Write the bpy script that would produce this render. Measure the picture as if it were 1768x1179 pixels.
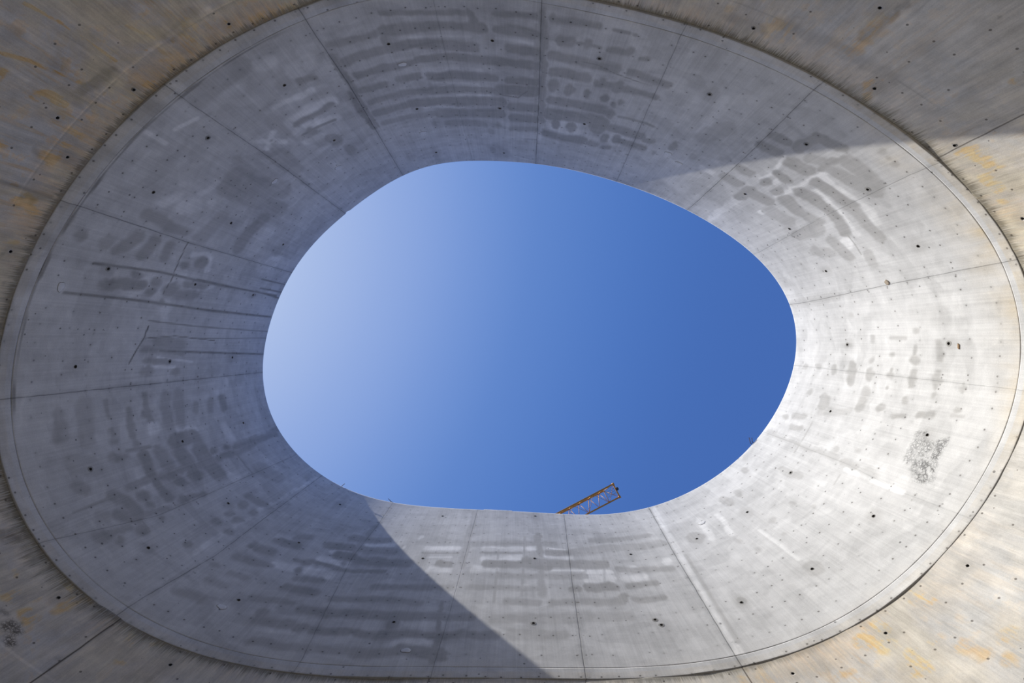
# Looking straight up from the floor through a tall concrete light well to the sky.
import bpy, bmesh, math
import numpy as np
from mathutils import Vector, Matrix

for _o in list(bpy.data.objects):
    bpy.data.objects.remove(_o, do_unlink=True)
scene = bpy.context.scene
COL = scene.collection

# ------------------------------------------------------------------ camera, sky, sun, exposure
EYE = 1.6                                   # camera height above the floor
FOCAL = 884.0                               # focal length in pixels of a 1768 px wide frame (18 mm)
cam_data = bpy.data.cameras.new('camera')
cam_data.sensor_width = 36.0
cam_data.lens = 36.0 * FOCAL / 1768.0
cam_data.clip_end = 500.0
cam = bpy.data.objects.new('camera', cam_data)
cam.location = (0, 0, EYE)
cam.rotation_euler = (math.pi, 0, 0)        # straight up
COL.objects.link(cam)
scene.camera = cam

SUN_AZ, SUN_EL = math.radians(197.25), math.radians(43.75)
TO_SUN = Vector((math.cos(SUN_AZ) * math.cos(SUN_EL), math.sin(SUN_AZ) * math.cos(SUN_EL), math.sin(SUN_EL)))
sun_data = bpy.data.lights.new('sun', 'SUN')
sun_data.energy = 5.4
sun_data.color = (1.0, 0.965, 0.90)
sun_data.angle = math.radians(0.55)
sun = bpy.data.objects.new('sun', sun_data)
sun.rotation_euler = TO_SUN.to_track_quat('Z', 'Y').to_euler()
sun.location = TO_SUN * 60
COL.objects.link(sun)


def srgb(r, g, b):
    f = lambda c: (c / 255 / 12.92) if c / 255 <= 0.04045 else ((c / 255 + 0.055) / 1.055) ** 2.4
    return (f(r), f(g), f(b), 1.0)


world = bpy.data.worlds.new('clear_sky')
scene.world = world
world.use_nodes = True
wn = world.node_tree
wn.nodes.clear()
w_tc = wn.nodes.new('ShaderNodeTexCoord')
w_dot = wn.nodes.new('ShaderNodeVectorMath'); w_dot.operation = 'DOT_PRODUCT'
w_dot.inputs[1].default_value = TO_SUN
wn.links.new(w_tc.outputs['Generated'], w_dot.inputs[0])
w_map = wn.nodes.new('ShaderNodeMapRange')
w_map.inputs['From Min'].default_value = -1.0
w_map.inputs['From Max'].default_value = 1.0
wn.links.new(w_dot.outputs['Value'], w_map.inputs['Value'])
w_ramp = wn.nodes.new('ShaderNodeValToRGB')
cr = w_ramp.color_ramp
cr.interpolation = 'B_SPLINE'
SKY = [(-1.0, (78, 116, 186)), (0.25, (68, 105, 177)), (0.42, (71, 110, 182)), (0.55, (78, 119, 192)), (0.69, (95, 134, 203)),
       (0.78, (118, 151, 214)), (0.86, (145, 171, 224)), (0.92, (166, 187, 230)), (0.97, (196, 212, 240)), (1.0, (228, 234, 246))]
while len(cr.elements) < len(SKY):
    cr.elements.new(0.5)
for el, (d, c) in zip(cr.elements, SKY):
    el.position = (d + 1) / 2
for el, (d, c) in zip(cr.elements, SKY):
    el.color = srgb(*c)
wn.links.new(w_map.outputs['Result'], w_ramp.inputs['Fac'])
w_bg = wn.nodes.new('ShaderNodeBackground')
w_bg.inputs['Strength'].default_value = 1.0
wn.links.new(w_ramp.outputs['Color'], w_bg.inputs['Color'])
w_out = wn.nodes.new('ShaderNodeOutputWorld')
wn.links.new(w_bg.outputs['Background'], w_out.inputs['Surface'])

vs = scene.view_settings
vs.view_transform = 'Standard'
try:
    vs.look = 'None'
except Exception:
    pass
vs.exposure = 0.0
vs.gamma = 1.0
vs.use_curve_mapping = False

# ------------------------------------------------------------------ survey of the light well
# The plan of the well is given around the vertical axis through the camera: CG is the foot of the
# collar, CR_ its upper rim, CL the lower edge of the lip (Fourier terms of the sighted radius).
# Marks on the concrete are listed as (strength, half width in m, [(bearing in degrees, height in m), ...]).
CG=[0.2109,0.0051,-0.0029,-0.0816,-0.0031,-0.0081,-0.0162,0.0058,0.0074,0.0001,0.0030,-0.0017,-0.0005,-0.0008,0.0006,-0.0002,0.0006]
CR_=[0.7685,-0.0438,-0.0017,-0.3024,-0.0153,-0.0215,-0.0575,0.0229,0.0298,-0.0017,0.0115,-0.0075,-0.0004,-0.0010,0.0032,0.0018,-0.0007,-0.0009,-0.0012,0.0006,0.0025]
CL=[0.2004,0.0056,-0.0019,-0.0777,-0.0052,-0.0066,-0.0145,0.0060,0.0061,-0.0006,0.0024,-0.0020,0.0001,-0.0004,0.0010,0.0000,0.0010]
STAINS=[(1.0,0.051,[(-111.96,0.37),(-106.07,0.44),(-97.48,0.47)]),
(1.0,0.082,[(-97.25,0.47),(-97.19,0.68)]),
(1.0,0.057,[(-92.89,0.42),(-85.7,0.33)]),
(1.0,0.06,[(-122.12,0.78),(-118.19,0.84),(-113.86,0.84)]),
(1.0,0.092,[(-112.64,0.81),(-107.91,0.82),(-102.22,0.84),(-95.21,0.87)]),
(1.0,0.085,[(-92.79,0.83),(-85.44,0.82)]),
(1.0,0.074,[(-112.52,0.85),(-112.81,1.15)]),
(1.0,0.089,[(-121.5,1.33),(-117.33,1.32),(-112.87,1.27)]),
(1.0,0.097,[(-112.87,1.27),(-107.72,1.32),(-102.96,1.38),(-96.82,1.43)]),
(1.0,0.089,[(-90.65,1.35),(-85.17,1.32)]),
(1.0,0.075,[(-120.34,1.82),(-115.92,1.88),(-111.33,1.88),(-108.66,1.82)]),
(1.0,0.088,[(-108.58,1.77),(-102.22,1.76),(-94.46,1.83),(-84.91,1.79)]),
(1.0,0.068,[(-121.02,2.37),(-116.18,2.38)]),
(1.0,0.07,[(-113.39,2.33),(-109.19,2.37)]),
(1.0,0.085,[(-107.12,2.42),(-101.68,2.41),(-93.89,2.44)]),
(1.0,0.079,[(-91.02,2.45),(-84.6,2.36)]),
(0.9,0.065,[(-120.65,2.9),(-113.58,2.91),(-108.05,2.98)]),
(1.0,0.083,[(-108.05,2.98),(-102.34,2.99),(-95.0,2.98)]),
(1.0,0.117,[(-93.49,2.96),(-84.4,2.72)]),
(1.0,0.077,[(-120.83,3.37),(-113.17,3.39)]),
(1.0,0.093,[(-113.17,3.39),(-102.93,3.5),(-92.38,3.39)]),
(1.0,0.093,[(-90.49,3.52),(-83.99,3.45)]),
(0.8,0.064,[(-120.44,3.89),(-114.61,3.93),(-108.21,4.0)]),
(0.9,0.104,[(-107.61,4.01),(-100.37,4.04),(-92.84,3.96)]),
(1.0,0.091,[(-90.17,4.09),(-83.71,3.95)]),
(0.7,0.068,[(-106.73,4.51),(-96.79,4.58)]),
(0.8,0.061,[(-90.54,4.66),(-83.75,4.51)]),
(0.6,0.042,[(-86.07,5.13),(-83.44,5.07)]),
(0.9,0.069,[(-84.56,0.27),(-82.15,3.96)]),
(0.5,0.042,[(-85.57,0.57),(-84.08,3.9)]),
(1.0,0.066,[(-122.38,1.1),(-121.91,2.31)]),
(1.2,0.066,[(-123.27,2.31),(-123.03,3.92)]),
(0.9,0.054,[(-122.13,2.29),(-121.96,3.88)]),
(0.6,0.087,[(-95.96,4.98)]),
(0.6,0.068,[(-93.68,4.56)]),
(0.6,0.094,[(-95.72,6.08)]),
(0.6,0.067,[(-109.66,4.51)]),
(0.8,0.141,[(-131.58,3.56)]),
(0.7,0.117,[(-130.21,4.43)]),
(0.4,0.15,[(-118.7,5.98)]),
(-0.5,0.04,[(-102.96,3.27),(-102.65,5.38)]),
(-0.5,0.04,[(-108.68,1.09),(-102.61,1.12),(-97.81,1.12)]),
(-0.6,0.045,[(-92.88,1.1),(-86.06,1.1)]),
(-0.5,0.037,[(-108.34,1.65),(-103.84,1.64),(-98.27,1.66)]),
(-0.5,0.05,[(-107.74,2.16),(-102.74,2.17),(-96.58,2.23)]),
(-0.5,0.041,[(-106.99,2.67),(-97.77,2.73)]),
(-0.4,0.042,[(-102.6,3.21),(-95.09,3.18)]),
(-0.5,0.044,[(-110.39,3.65),(-101.67,3.75)]),
(1.4,0.018,[(-93.77,2.91),(-92.31,3.1),(-88.6,3.12),(-86.52,2.78)]),
(1.0,0.071,[(-82.53,0.34)]),
(1.0,0.059,[(-82.53,0.34),(-80.31,0.34),(-78.12,0.31),(-74.2,0.29)]),
(1.0,0.047,[(-71.72,0.3),(-69.3,0.29)]),
(1.0,0.047,[(-68.1,0.3)]),
(1.0,0.09,[(-81.25,0.87),(-78.95,0.82)]),
(1.0,0.045,[(-77.58,0.85),(-75.92,0.82),(-73.4,0.84)]),
(1.0,0.07,[(-75.92,0.82)]),
(1.0,0.063,[(-71.77,0.86),(-67.96,0.82)]),
(1.0,0.08,[(-67.86,0.75)]),
(1.0,0.05,[(-65.28,0.85),(-64.08,0.82)]),
(1.0,0.085,[(-82.13,1.37),(-77.14,1.34),(-72.91,1.37),(-68.84,1.33)]),
(1.0,0.064,[(-66.54,1.37),(-64.66,1.36),(-61.93,1.37),(-58.66,1.38)]),
(1.0,0.097,[(-81.65,1.91),(-74.11,1.82)]),
(1.0,0.067,[(-72.12,1.94),(-67.55,1.88),(-61.71,1.91),(-59.11,1.92)]),
(1.0,0.097,[(-70.8,1.87)]),
(1.0,0.128,[(-67.24,1.89)]),
(1.0,0.117,[(-80.91,2.39)]),
(1.0,0.111,[(-77.32,2.4)]),
(1.0,0.088,[(-73.11,2.4)]),
(1.0,0.1,[(-69.05,2.42)]),
(1.0,0.065,[(-65.21,2.42)]),
(1.0,0.066,[(-66.49,2.6)]),
(1.0,0.092,[(-81.03,2.96),(-74.86,2.9),(-67.6,2.96)]),
(1.0,0.108,[(-66.54,3.0)]),
(1.0,0.049,[(-64.54,3.02),(-62.7,2.99),(-58.65,2.97),(-56.68,3.0)]),
(1.0,0.122,[(-80.84,3.57),(-71.31,3.45),(-67.2,3.46)]),
(1.1,0.222,[(-68.19,3.64)]),
(1.0,0.102,[(-65.69,4.17)]),
(1.0,0.088,[(-65.58,3.58),(-60.9,3.56),(-57.6,3.55)]),
(1.0,0.117,[(-78.49,3.99)]),
(1.0,0.118,[(-74.32,4.0)]),
(1.0,0.059,[(-56.61,3.66),(-54.82,3.6)]),
(1.0,0.084,[(-81.48,4.59),(-76.08,4.64),(-70.46,4.58)]),
(1.0,0.063,[(-68.94,4.58),(-66.61,4.62)]),
(1.0,0.053,[(-65.04,4.66),(-63.32,4.59)]),
(1.0,0.118,[(-62.78,4.04)]),
(1.0,0.074,[(-62.7,4.08),(-58.72,4.13),(-55.68,4.1)]),
(0.8,0.061,[(-53.19,4.13)]),
(1.0,0.081,[(-50.13,3.64),(-50.68,3.39)]),
(0.5,0.157,[(-51.35,1.24)]),
(-0.5,0.194,[(-79.46,3.93),(-73.2,4.02)]),
(-0.4,0.176,[(-63.01,4.09),(-62.32,4.09)]),
(-0.4,0.084,[(-48.17,2.51),(-48.64,1.22)]),
(0.4,0.063,[(-41.18,3.14)]),
(0.5,0.081,[(-45.55,3.63)]),
(0.4,0.204,[(-46.78,2.57),(-44.82,2.09)]),
(1.0,0.046,[(-60.34,4.61)]),
(0.8,0.043,[(-58.33,4.68)]),
(0.7,0.044,[(-77.95,5.07)]),
(0.6,0.036,[(-73.97,5.08)]),
(1.6,0.011,[(-77.65,1.38),(-72.65,1.36),(-69.01,1.5),(-63.78,1.58),(-61.29,1.58)]),
(1.0,0.037,[(-79.02,1.4),(-75.16,1.36)]),
(1.0,0.102,[(-38.08,1.53),(-35.73,1.5)]),
(1.0,0.099,[(-38.24,2.01),(-35.29,1.97)]),
(1.0,0.118,[(-34.06,1.49),(-33.92,0.97)]),
(1.0,0.106,[(-33.26,0.92),(-30.46,0.85)]),
(0.7,0.071,[(-27.34,0.35)]),
(0.7,0.048,[(-25.98,0.36)]),
(0.7,0.072,[(-24.69,0.37)]),
(0.8,0.102,[(-31.85,1.58),(-30.02,1.43)]),
(1.0,0.118,[(-33.08,1.95),(-29.77,1.9)]),
(0.9,0.074,[(-28.97,1.65),(-29.38,1.33),(-28.61,1.0)]),
(0.8,0.141,[(-28.33,1.01),(-26.03,0.97),(-23.19,1.05)]),
(0.8,0.132,[(-28.13,1.46),(-25.44,1.35),(-22.27,1.18)]),
(1.0,0.095,[(-32.42,2.53),(-30.34,2.57)]),
(1.0,0.118,[(-32.0,3.06)]),
(0.9,0.125,[(-29.47,3.11)]),
(0.9,0.087,[(-37.51,3.11),(-34.8,3.07)]),
(0.9,0.105,[(-37.89,3.71),(-34.62,3.68)]),
(1.0,0.134,[(-32.3,4.13),(-32.35,3.72)]),
(1.0,0.125,[(-31.58,3.75),(-28.5,3.64)]),
(1.0,0.113,[(-27.6,2.06),(-24.58,1.96),(-21.94,1.89)]),
(1.0,0.125,[(-27.66,2.61),(-25.2,2.52),(-21.86,2.48),(-18.11,2.62)]),
(1.0,0.141,[(-27.49,3.16),(-24.66,3.2)]),
(0.8,0.113,[(-21.62,1.98),(-18.8,1.96),(-15.78,1.97)]),
(0.9,0.125,[(-24.33,3.21),(-21.2,3.05)]),
(0.6,0.149,[(-27.06,3.93),(-23.53,3.79)]),
(0.8,0.119,[(-17.57,3.19),(-14.08,3.07)]),
(0.6,0.104,[(-13.76,2.52),(-11.9,2.57)]),
(1.0,0.018,[(-17.61,2.64),(-16.01,2.65),(-14.02,2.69)]),
(0.7,0.162,[(-20.34,3.91),(-20.07,3.23)]),
(0.6,0.131,[(-16.74,3.85),(-15.59,3.52)]),
(-1.0,0.045,[(-33.23,3.04),(-32.75,2.68),(-34.07,1.91)]),
(-1.0,0.091,[(-30.78,2.8)]),
(-1.0,0.059,[(-28.67,3.26),(-28.5,2.36),(-27.95,1.57)]),
(-1.0,0.069,[(-27.68,1.83),(-24.53,1.77),(-22.57,1.72)]),
(-1.0,0.064,[(-26.47,2.3),(-21.95,2.3),(-17.15,2.42)]),
(-1.2,0.085,[(-27.51,4.19)]),
(-1.0,0.06,[(-42.56,3.87),(-40.04,3.87)]),
(-0.8,0.152,[(-16.32,2.82)]),
(-0.8,0.11,[(-31.71,6.01),(-32.12,4.31)]),
(-0.7,0.11,[(-22.1,1.75),(-18.27,1.73)]),
(-1.0,0.055,[(-135.65,1.62),(-132.95,1.63),(-128.71,1.71)],1),
(-1.0,0.13,[(-135.52,2.29),(-131.36,2.21),(-127.0,2.26)],1),
(1.0,0.064,[(-135.16,2.4),(-130.72,2.4),(-127.56,2.41)],1),
(-1.0,0.091,[(-135.53,2.61),(-132.52,2.68),(-127.68,2.92)],1),
(1.0,0.049,[(-135.36,2.84),(-132.08,2.87),(-128.68,2.94)],1),
(1.0,0.107,[(-133.44,2.9)],1),
(-0.9,0.079,[(-135.85,3.16),(-132.38,3.25)],1),
(-1.0,0.053,[(-141.49,2.18),(-138.47,2.65)],1),
(-1.0,0.052,[(-141.95,2.49),(-138.68,2.21)],1),
(0.7,0.041,[(-140.14,2.38)],1),
(-1.1,0.044,[(-147.83,0.5),(-144.71,0.64)],1),
(-0.5,0.097,[(-152.38,0.5)],1),
(-0.9,0.048,[(-150.15,0.14),(-150.24,0.57)],1),
(-0.7,0.095,[(-158.49,1.5),(-156.7,1.66)],1),
(-0.5,0.171,[(-157.89,2.01),(-156.87,2.18)],1),
(-0.6,0.074,[(-155.12,2.57)],1),
(-0.6,0.058,[(-154.85,2.17),(-151.52,2.26)],1),
(-0.6,0.068,[(-154.77,1.58)],1),
(-0.6,0.121,[(-132.74,0.51),(-130.88,0.57)],1),
(-0.6,0.153,[(-129.03,1.0),(-126.07,0.95)],1),
(-0.5,0.107,[(-122.88,1.15),(-123.25,1.83)],1),
(0.6,0.189,[(-142.32,0.32),(-134.69,0.26)],1),
(0.5,0.27,[(-149.19,2.69),(-148.75,3.17),(-146.76,4.07)],1),
(0.5,0.228,[(-151.66,2.66),(-150.52,4.62)],1),
(0.5,0.19,[(-141.32,2.9),(-141.4,3.71)],1),
(0.9,0.066,[(-129.52,1.28),(-126.85,1.39)],1),
(0.4,0.181,[(-137.57,2.0),(-133.36,3.41)],1),
(1.0,0.147,[(-131.22,3.7)],1),
(0.9,0.139,[(-130.06,4.4)],1),
(0.6,0.072,[(-142.91,2.61),(-142.37,4.68)],1),
(0.9,0.115,[(-166.34,0.37)],1),
(0.6,0.136,[(-166.26,0.91)],1),
(0.9,0.142,[(-166.78,1.29),(-164.39,1.43)],1),
(1.0,0.125,[(-166.89,1.85),(-164.31,1.89)],1),
(1.0,0.094,[(-166.6,2.4),(-164.0,2.36)],1),
(1.0,0.105,[(-169.92,1.94)],1),
(1.0,0.11,[(-170.35,2.46)],1),
(1.1,0.124,[(-172.12,1.33),(-171.15,2.13)],1),
(1.0,0.11,[(-172.07,2.47)],1),
(1.0,0.182,[(-171.49,3.01)],1),
(1.0,0.145,[(-165.84,3.52)],1),
(0.9,0.1,[(-166.76,3.06)],1),
(0.9,0.077,[(-170.19,3.43),(-169.9,4.04)],1),
(0.8,0.122,[(-172.14,3.35),(-171.78,3.83)],1),
(1.0,0.082,[(-173.72,2.91)],1),
(1.5,0.028,[(-169.39,0.88),(-168.82,2.48),(-168.96,3.42),(-169.13,4.54),(-168.96,7.4)],1),
(1.5,0.028,[(-173.77,0.57),(-173.69,1.85),(-173.85,3.1),(-174.2,4.71),(-174.18,7.62)],1),
(1.8,0.025,[(-174.08,4.12),(-174.18,7.62)],1),
(1.8,0.02,[(-168.84,3.67),(-169.13,7.42)],1),
(1.35,0.016,[(-176.71,2.71),(-177.27,4.34),(-177.68,7.83)],1),
(1.65,0.028,[(178.48,3.28),(177.08,7.76)],1),
(1.5,0.022,[(-166.05,6.18),(-165.88,7.73)],1),
(1.5,0.027,[(-168.87,6.22),(-169.52,7.65)],1),
(1.5,0.027,[(-168.04,6.35),(-167.9,7.72)],1),
(1.2,0.013,[(-179.43,4.24),(-179.25,7.76)],1),
(1.5,0.059,[(-169.94,6.19)],1),
(0.8,0.12,[(-161.03,1.36),(-161.51,2.49)],1),
(0.9,0.13,[(-161.22,4.41),(-157.74,4.37),(-153.36,4.44)],1),
(0.5,0.15,[(-161.91,3.02),(-156.84,3.16)],1),
(0.5,0.146,[(-159.05,5.97)],1),
(0.8,0.156,[(-179.96,3.22),(179.54,3.87)],1),
(0.8,0.086,[(178.67,2.79),(178.26,4.02)],1),
(0.8,0.074,[(176.81,2.92),(176.62,3.56)],1),
(0.8,0.132,[(175.2,2.95)],1),
(0.8,0.107,[(174.78,3.89)],1),
(-1.0,0.062,[(-164.66,3.13),(-163.96,3.57),(-166.82,3.89)],1),
(-0.8,0.055,[(-170.12,4.12),(-169.29,4.38)],1),
(-0.5,0.098,[(-172.94,2.59),(-169.08,3.18)],1),
(-1.0,0.028,[(177.43,3.22),(176.35,4.45)],1),
(-1.0,0.034,[(176.13,2.89),(175.67,3.83)],1),
(-0.5,0.084,[(-173.61,3.08),(-176.07,3.16)],1),
(-0.5,0.153,[(-172.5,1.92),(-170.26,2.3)],1),
(2.1,0.013,[(-163.0,2.75),(-169.64,2.9),(-172.26,2.85)],1),
(2.4,0.016,[(-177.64,2.76),(-179.5,2.72),(176.74,2.43)],1),
(1.95,0.011,[(-179.5,2.76),(-179.08,3.66),(-179.81,5.19)],1),
(0.75,0.023,[(-178.95,1.43)],1),
(-0.5,0.19,[(-163.35,5.97),(-160.84,6.34)],1),
(-0.5,0.117,[(-161.1,5.06),(-155.34,5.06)],1),
(0.5,0.059,[(177.04,6.11)],1),
(0.6,0.122,[(171.11,0.83),(168.01,0.8)],1),
(0.6,0.161,[(171.66,1.39),(166.8,1.34)],1),
(0.8,0.051,[(171.68,1.88),(169.8,1.9)],1),
(0.9,0.051,[(167.9,1.9),(166.94,1.91)],1),
(0.8,0.085,[(166.0,1.89)],1),
(1.0,0.071,[(170.02,2.39),(165.77,2.39)],1),
(1.0,0.107,[(167.64,2.41)],1),
(1.0,0.089,[(164.81,2.43)],1),
(1.1,0.06,[(171.82,2.93),(170.27,2.93),(167.64,2.95)],1),
(1.1,0.1,[(168.87,2.9)],1),
(0.5,0.117,[(171.11,3.51),(166.21,3.45)],1),
(0.6,0.113,[(171.6,3.96),(165.67,3.87)],1),
(0.8,0.076,[(168.76,4.57),(167.63,4.49)],1),
(0.9,0.08,[(169.19,5.11),(167.03,5.06)],1),
(0.9,0.092,[(169.4,5.63),(166.77,5.63)],1),
(1.0,0.181,[(163.57,3.51),(163.22,4.13)],1),
(1.0,0.124,[(163.77,4.17),(160.48,4.26)],1),
(1.0,0.075,[(163.94,1.74),(163.42,2.04)],1),
(0.9,0.043,[(164.15,2.13),(163.79,2.75)],1),
(1.0,0.075,[(163.5,2.93)],1),
(1.0,0.1,[(163.3,2.48),(155.56,2.5)],1),
(0.6,0.15,[(162.49,2.95),(160.34,3.03)],1),
(0.9,0.157,[(162.1,3.51),(158.51,3.61)],1),
(0.9,0.186,[(160.67,4.15),(155.66,4.26)],1),
(1.0,0.131,[(158.68,2.97)],1),
(1.0,0.132,[(157.21,3.07)],1),
(1.0,0.177,[(157.27,3.59)],1),
(1.1,0.113,[(157.15,1.98)],1),
(1.0,0.086,[(155.83,1.99)],1),
(1.0,0.115,[(159.03,1.41),(157.43,1.62),(154.96,1.6)],1),
(0.9,0.129,[(156.3,1.26),(154.85,1.54)],1),
(1.0,0.146,[(153.1,1.45)],1),
(0.9,0.086,[(154.63,0.63),(154.11,1.25)],1),
(0.8,0.075,[(154.77,1.66),(154.3,2.29)],1),
(0.9,0.075,[(154.46,2.77),(153.9,3.37)],1),
(1.0,0.062,[(153.08,1.98)],1),
(0.9,0.068,[(147.8,1.94)],1),
(0.5,0.154,[(156.96,0.95)],1),
(0.9,0.086,[(152.97,0.93)],1),
(0.7,0.153,[(161.05,0.88)],1),
(0.5,0.189,[(164.31,0.94),(163.39,1.32)],1),
(0.8,0.094,[(159.28,1.84),(158.93,2.99),(158.06,4.37),(158.13,5.71),(159.54,7.75)],1),
(1.0,0.098,[(159.34,5.47),(158.62,7.51)],1),
(1.0,0.094,[(159.87,4.59)],1),
(1.0,0.089,[(159.54,5.15)],1),
(0.9,0.106,[(149.18,4.5),(146.76,4.61)],1),
(0.9,0.123,[(148.63,4.09)],1),
(0.5,0.188,[(153.39,5.8),(149.93,6.01)],1),
(0.9,0.103,[(146.48,4.08)],1),
(0.9,0.098,[(148.8,3.54)],1),
(0.9,0.118,[(146.96,3.54)],1),
(0.9,0.105,[(148.76,3.02)],1),
(0.9,0.094,[(146.23,3.0)],1),
(0.9,0.094,[(141.75,3.01)],1),
(0.9,0.094,[(140.45,2.97),(138.65,3.03)],1),
(-0.9,0.082,[(165.27,3.74),(164.53,4.28)],1),
(-0.6,0.275,[(171.74,5.53)],1),
(-0.8,0.131,[(166.26,2.99)],1),
(-0.7,0.091,[(163.7,5.38),(161.18,5.45)],1),
(-0.5,0.087,[(158.91,2.11),(156.95,2.33)],1),
(-0.6,0.051,[(145.08,7.38),(146.22,4.26),(146.31,1.88)],1),
(0.8,0.02,[(159.03,1.41),(157.21,1.6),(154.96,1.6)],1),
(1.0,0.016,[(155.17,1.62),(152.36,1.57)],1),
(-0.5,0.141,[(160.73,2.28),(158.38,2.34)],1),
(-0.5,0.129,[(156.71,4.75),(153.81,4.67)],1),
(0.7,0.027,[(158.85,5.33),(153.25,5.35)],1),
(0.8,0.022,[(158.69,0.52),(158.74,1.42)],1),
(1.0,0.052,[(134.32,3.07),(130.66,3.16),(124.55,3.07),(118.86,3.14)],1),
(1.0,0.111,[(132.65,3.08)],1),
(1.0,0.09,[(132.84,2.72)],1),
(0.8,0.07,[(132.27,2.4),(128.56,2.49)],1),
(1.0,0.103,[(141.82,2.97)],1),
(1.0,0.103,[(140.66,2.97),(138.6,3.02)],1),
(0.9,0.108,[(139.51,3.56),(136.31,3.65)],1),
(0.8,0.089,[(137.48,3.99),(135.91,4.16)],1),
(1.0,0.113,[(132.18,4.05),(128.09,4.15)],1),
(1.0,0.109,[(129.29,3.69),(126.52,3.69)],1),
(0.8,0.093,[(129.06,4.63),(122.16,4.72)],1),
(0.8,0.089,[(126.44,4.13),(119.07,4.12)],1),
(0.9,0.116,[(125.26,3.56),(115.09,3.56)],1),
(1.0,0.094,[(132.69,2.0),(128.11,2.01)],1),
(0.7,0.07,[(135.7,1.44),(130.11,1.56)],1),
(1.0,0.102,[(128.36,1.41),(123.95,1.43),(113.1,1.44),(103.9,1.45)],1),
(0.8,0.074,[(125.2,1.93),(115.89,2.01),(109.49,1.91)],1),
(0.8,0.07,[(119.74,2.49),(110.62,2.5),(103.62,2.47)],1),
(1.0,0.075,[(127.19,0.86),(125.7,0.91)],1),
(1.0,0.072,[(124.89,0.88),(121.01,0.88),(114.52,0.87)],1),
(1.0,0.078,[(114.52,0.87),(100.26,0.84)],1),
(0.8,0.09,[(132.71,0.82),(127.92,0.94)],1),
(0.8,0.137,[(132.46,1.04)],1),
(0.8,0.085,[(130.95,0.33),(124.13,0.38),(116.97,0.35)],1),
(0.9,0.099,[(116.97,0.35),(103.21,0.38)],1),
(0.9,0.055,[(104.91,1.9),(103.92,0.13)],1),
(0.8,0.088,[(142.21,2.43),(137.38,2.56)],1),
(0.7,0.083,[(143.13,1.88)],1),
(0.6,0.066,[(126.55,5.53),(127.08,3.34)],1),
(1.0,0.139,[(113.06,1.18)],1),
(-1.0,0.083,[(131.54,3.35),(126.53,3.36)],1),
(-1.0,0.101,[(132.17,2.77),(127.76,2.77)],1),
(-0.9,0.055,[(130.66,3.75),(127.83,3.94)],1),
(-0.9,0.058,[(125.18,4.4),(120.18,4.47)],1),
(-0.7,0.117,[(110.73,0.64),(104.72,0.6)],1),
(-0.5,0.078,[(112.9,1.23),(104.22,1.24)],1),
(-0.5,0.065,[(131.86,0.66),(127.29,0.76)],1),
(-0.9,0.1,[(136.81,2.69),(133.7,2.73)],1),
(-0.6,0.087,[(140.22,3.74),(138.34,3.89)],1),
(0.6,0.09,[(143.44,0.84),(140.09,0.91)],1),
(0.5,0.079,[(142.01,1.4),(139.38,1.46)],1),
(0.6,0.083,[(140.81,1.88),(138.52,1.94)],1),
(1.0,0.085,[(108.46,3.6),(105.64,3.52)]),
(1.0,0.085,[(97.2,3.55),(87.95,3.57)]),
(1.0,0.135,[(86.66,3.65),(81.32,3.51)]),
(0.9,0.073,[(80.39,4.13),(75.31,4.14)]),
(0.8,0.105,[(82.42,5.06),(82.13,4.13)]),
(0.6,0.063,[(101.08,4.64),(78.19,4.64)]),
(0.7,0.04,[(98.44,4.11),(87.4,4.11)]),
(0.8,0.048,[(112.74,4.11),(104.39,4.1)]),
(0.7,0.059,[(93.26,3.02),(72.24,3.02)]),
(0.6,0.053,[(99.87,2.5),(82.49,2.49)]),
(1.0,0.07,[(76.25,2.5),(74.83,2.5)]),
(1.1,0.085,[(73.02,2.53),(67.22,2.53)]),
(1.1,0.092,[(67.85,2.55)]),
(1.0,0.071,[(64.59,2.54),(59.16,2.55)]),
(0.7,0.067,[(91.13,1.94),(84.31,1.95)]),
(0.8,0.067,[(81.47,1.96),(75.26,1.97),(66.84,1.96)]),
(0.9,0.067,[(64.38,1.96),(59.54,1.98)]),
(0.5,0.089,[(94.1,1.37),(77.35,1.43),(66.45,1.46)]),
(0.5,0.09,[(90.04,0.89),(79.61,0.89)]),
(0.9,0.093,[(80.02,3.59),(67.26,3.56)]),
(0.6,0.09,[(74.48,4.14),(65.36,4.36),(53.29,4.23)]),
(0.8,0.067,[(64.68,3.26),(54.69,3.03)]),
(0.7,0.051,[(68.53,4.82),(54.64,4.79)]),
(0.9,0.102,[(66.21,2.1)]),
(0.6,0.09,[(83.35,2.33),(82.79,3.16)]),
(0.5,0.096,[(102.4,6.61),(102.57,3.59)]),
(0.8,0.075,[(111.98,0.88),(92.6,0.86)]),
(0.7,0.079,[(113.21,1.41),(98.17,1.42)]),
(0.9,0.099,[(110.17,0.44),(102.37,0.27)]),
(-1.2,0.05,[(117.39,4.4)]),
(-1.2,0.054,[(112.84,4.38),(104.71,4.37)]),
(-1.2,0.071,[(97.78,3.79),(87.45,3.9)]),
(-1.0,0.068,[(99.87,3.32),(94.16,3.28)]),
(-1.0,0.068,[(109.81,3.29),(105.27,3.25)]),
(-1.0,0.054,[(98.18,4.36),(87.34,4.38)]),
(-1.2,0.058,[(85.98,4.38),(83.28,4.39)]),
(-1.2,0.041,[(80.17,4.4),(75.93,4.32)]),
(-1.2,0.056,[(81.32,4.04),(74.76,3.93)]),
(-1.0,0.045,[(80.7,3.28),(72.94,3.28)]),
(-1.2,0.06,[(71.51,3.24),(66.68,3.13)]),
(-0.9,0.091,[(72.47,2.88),(66.78,2.91)]),
(-1.0,0.06,[(64.5,3.18),(61.23,3.27)]),
(-0.9,0.066,[(64.79,2.89),(60.54,2.87)]),
(-1.0,0.095,[(54.74,3.35)]),
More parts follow.
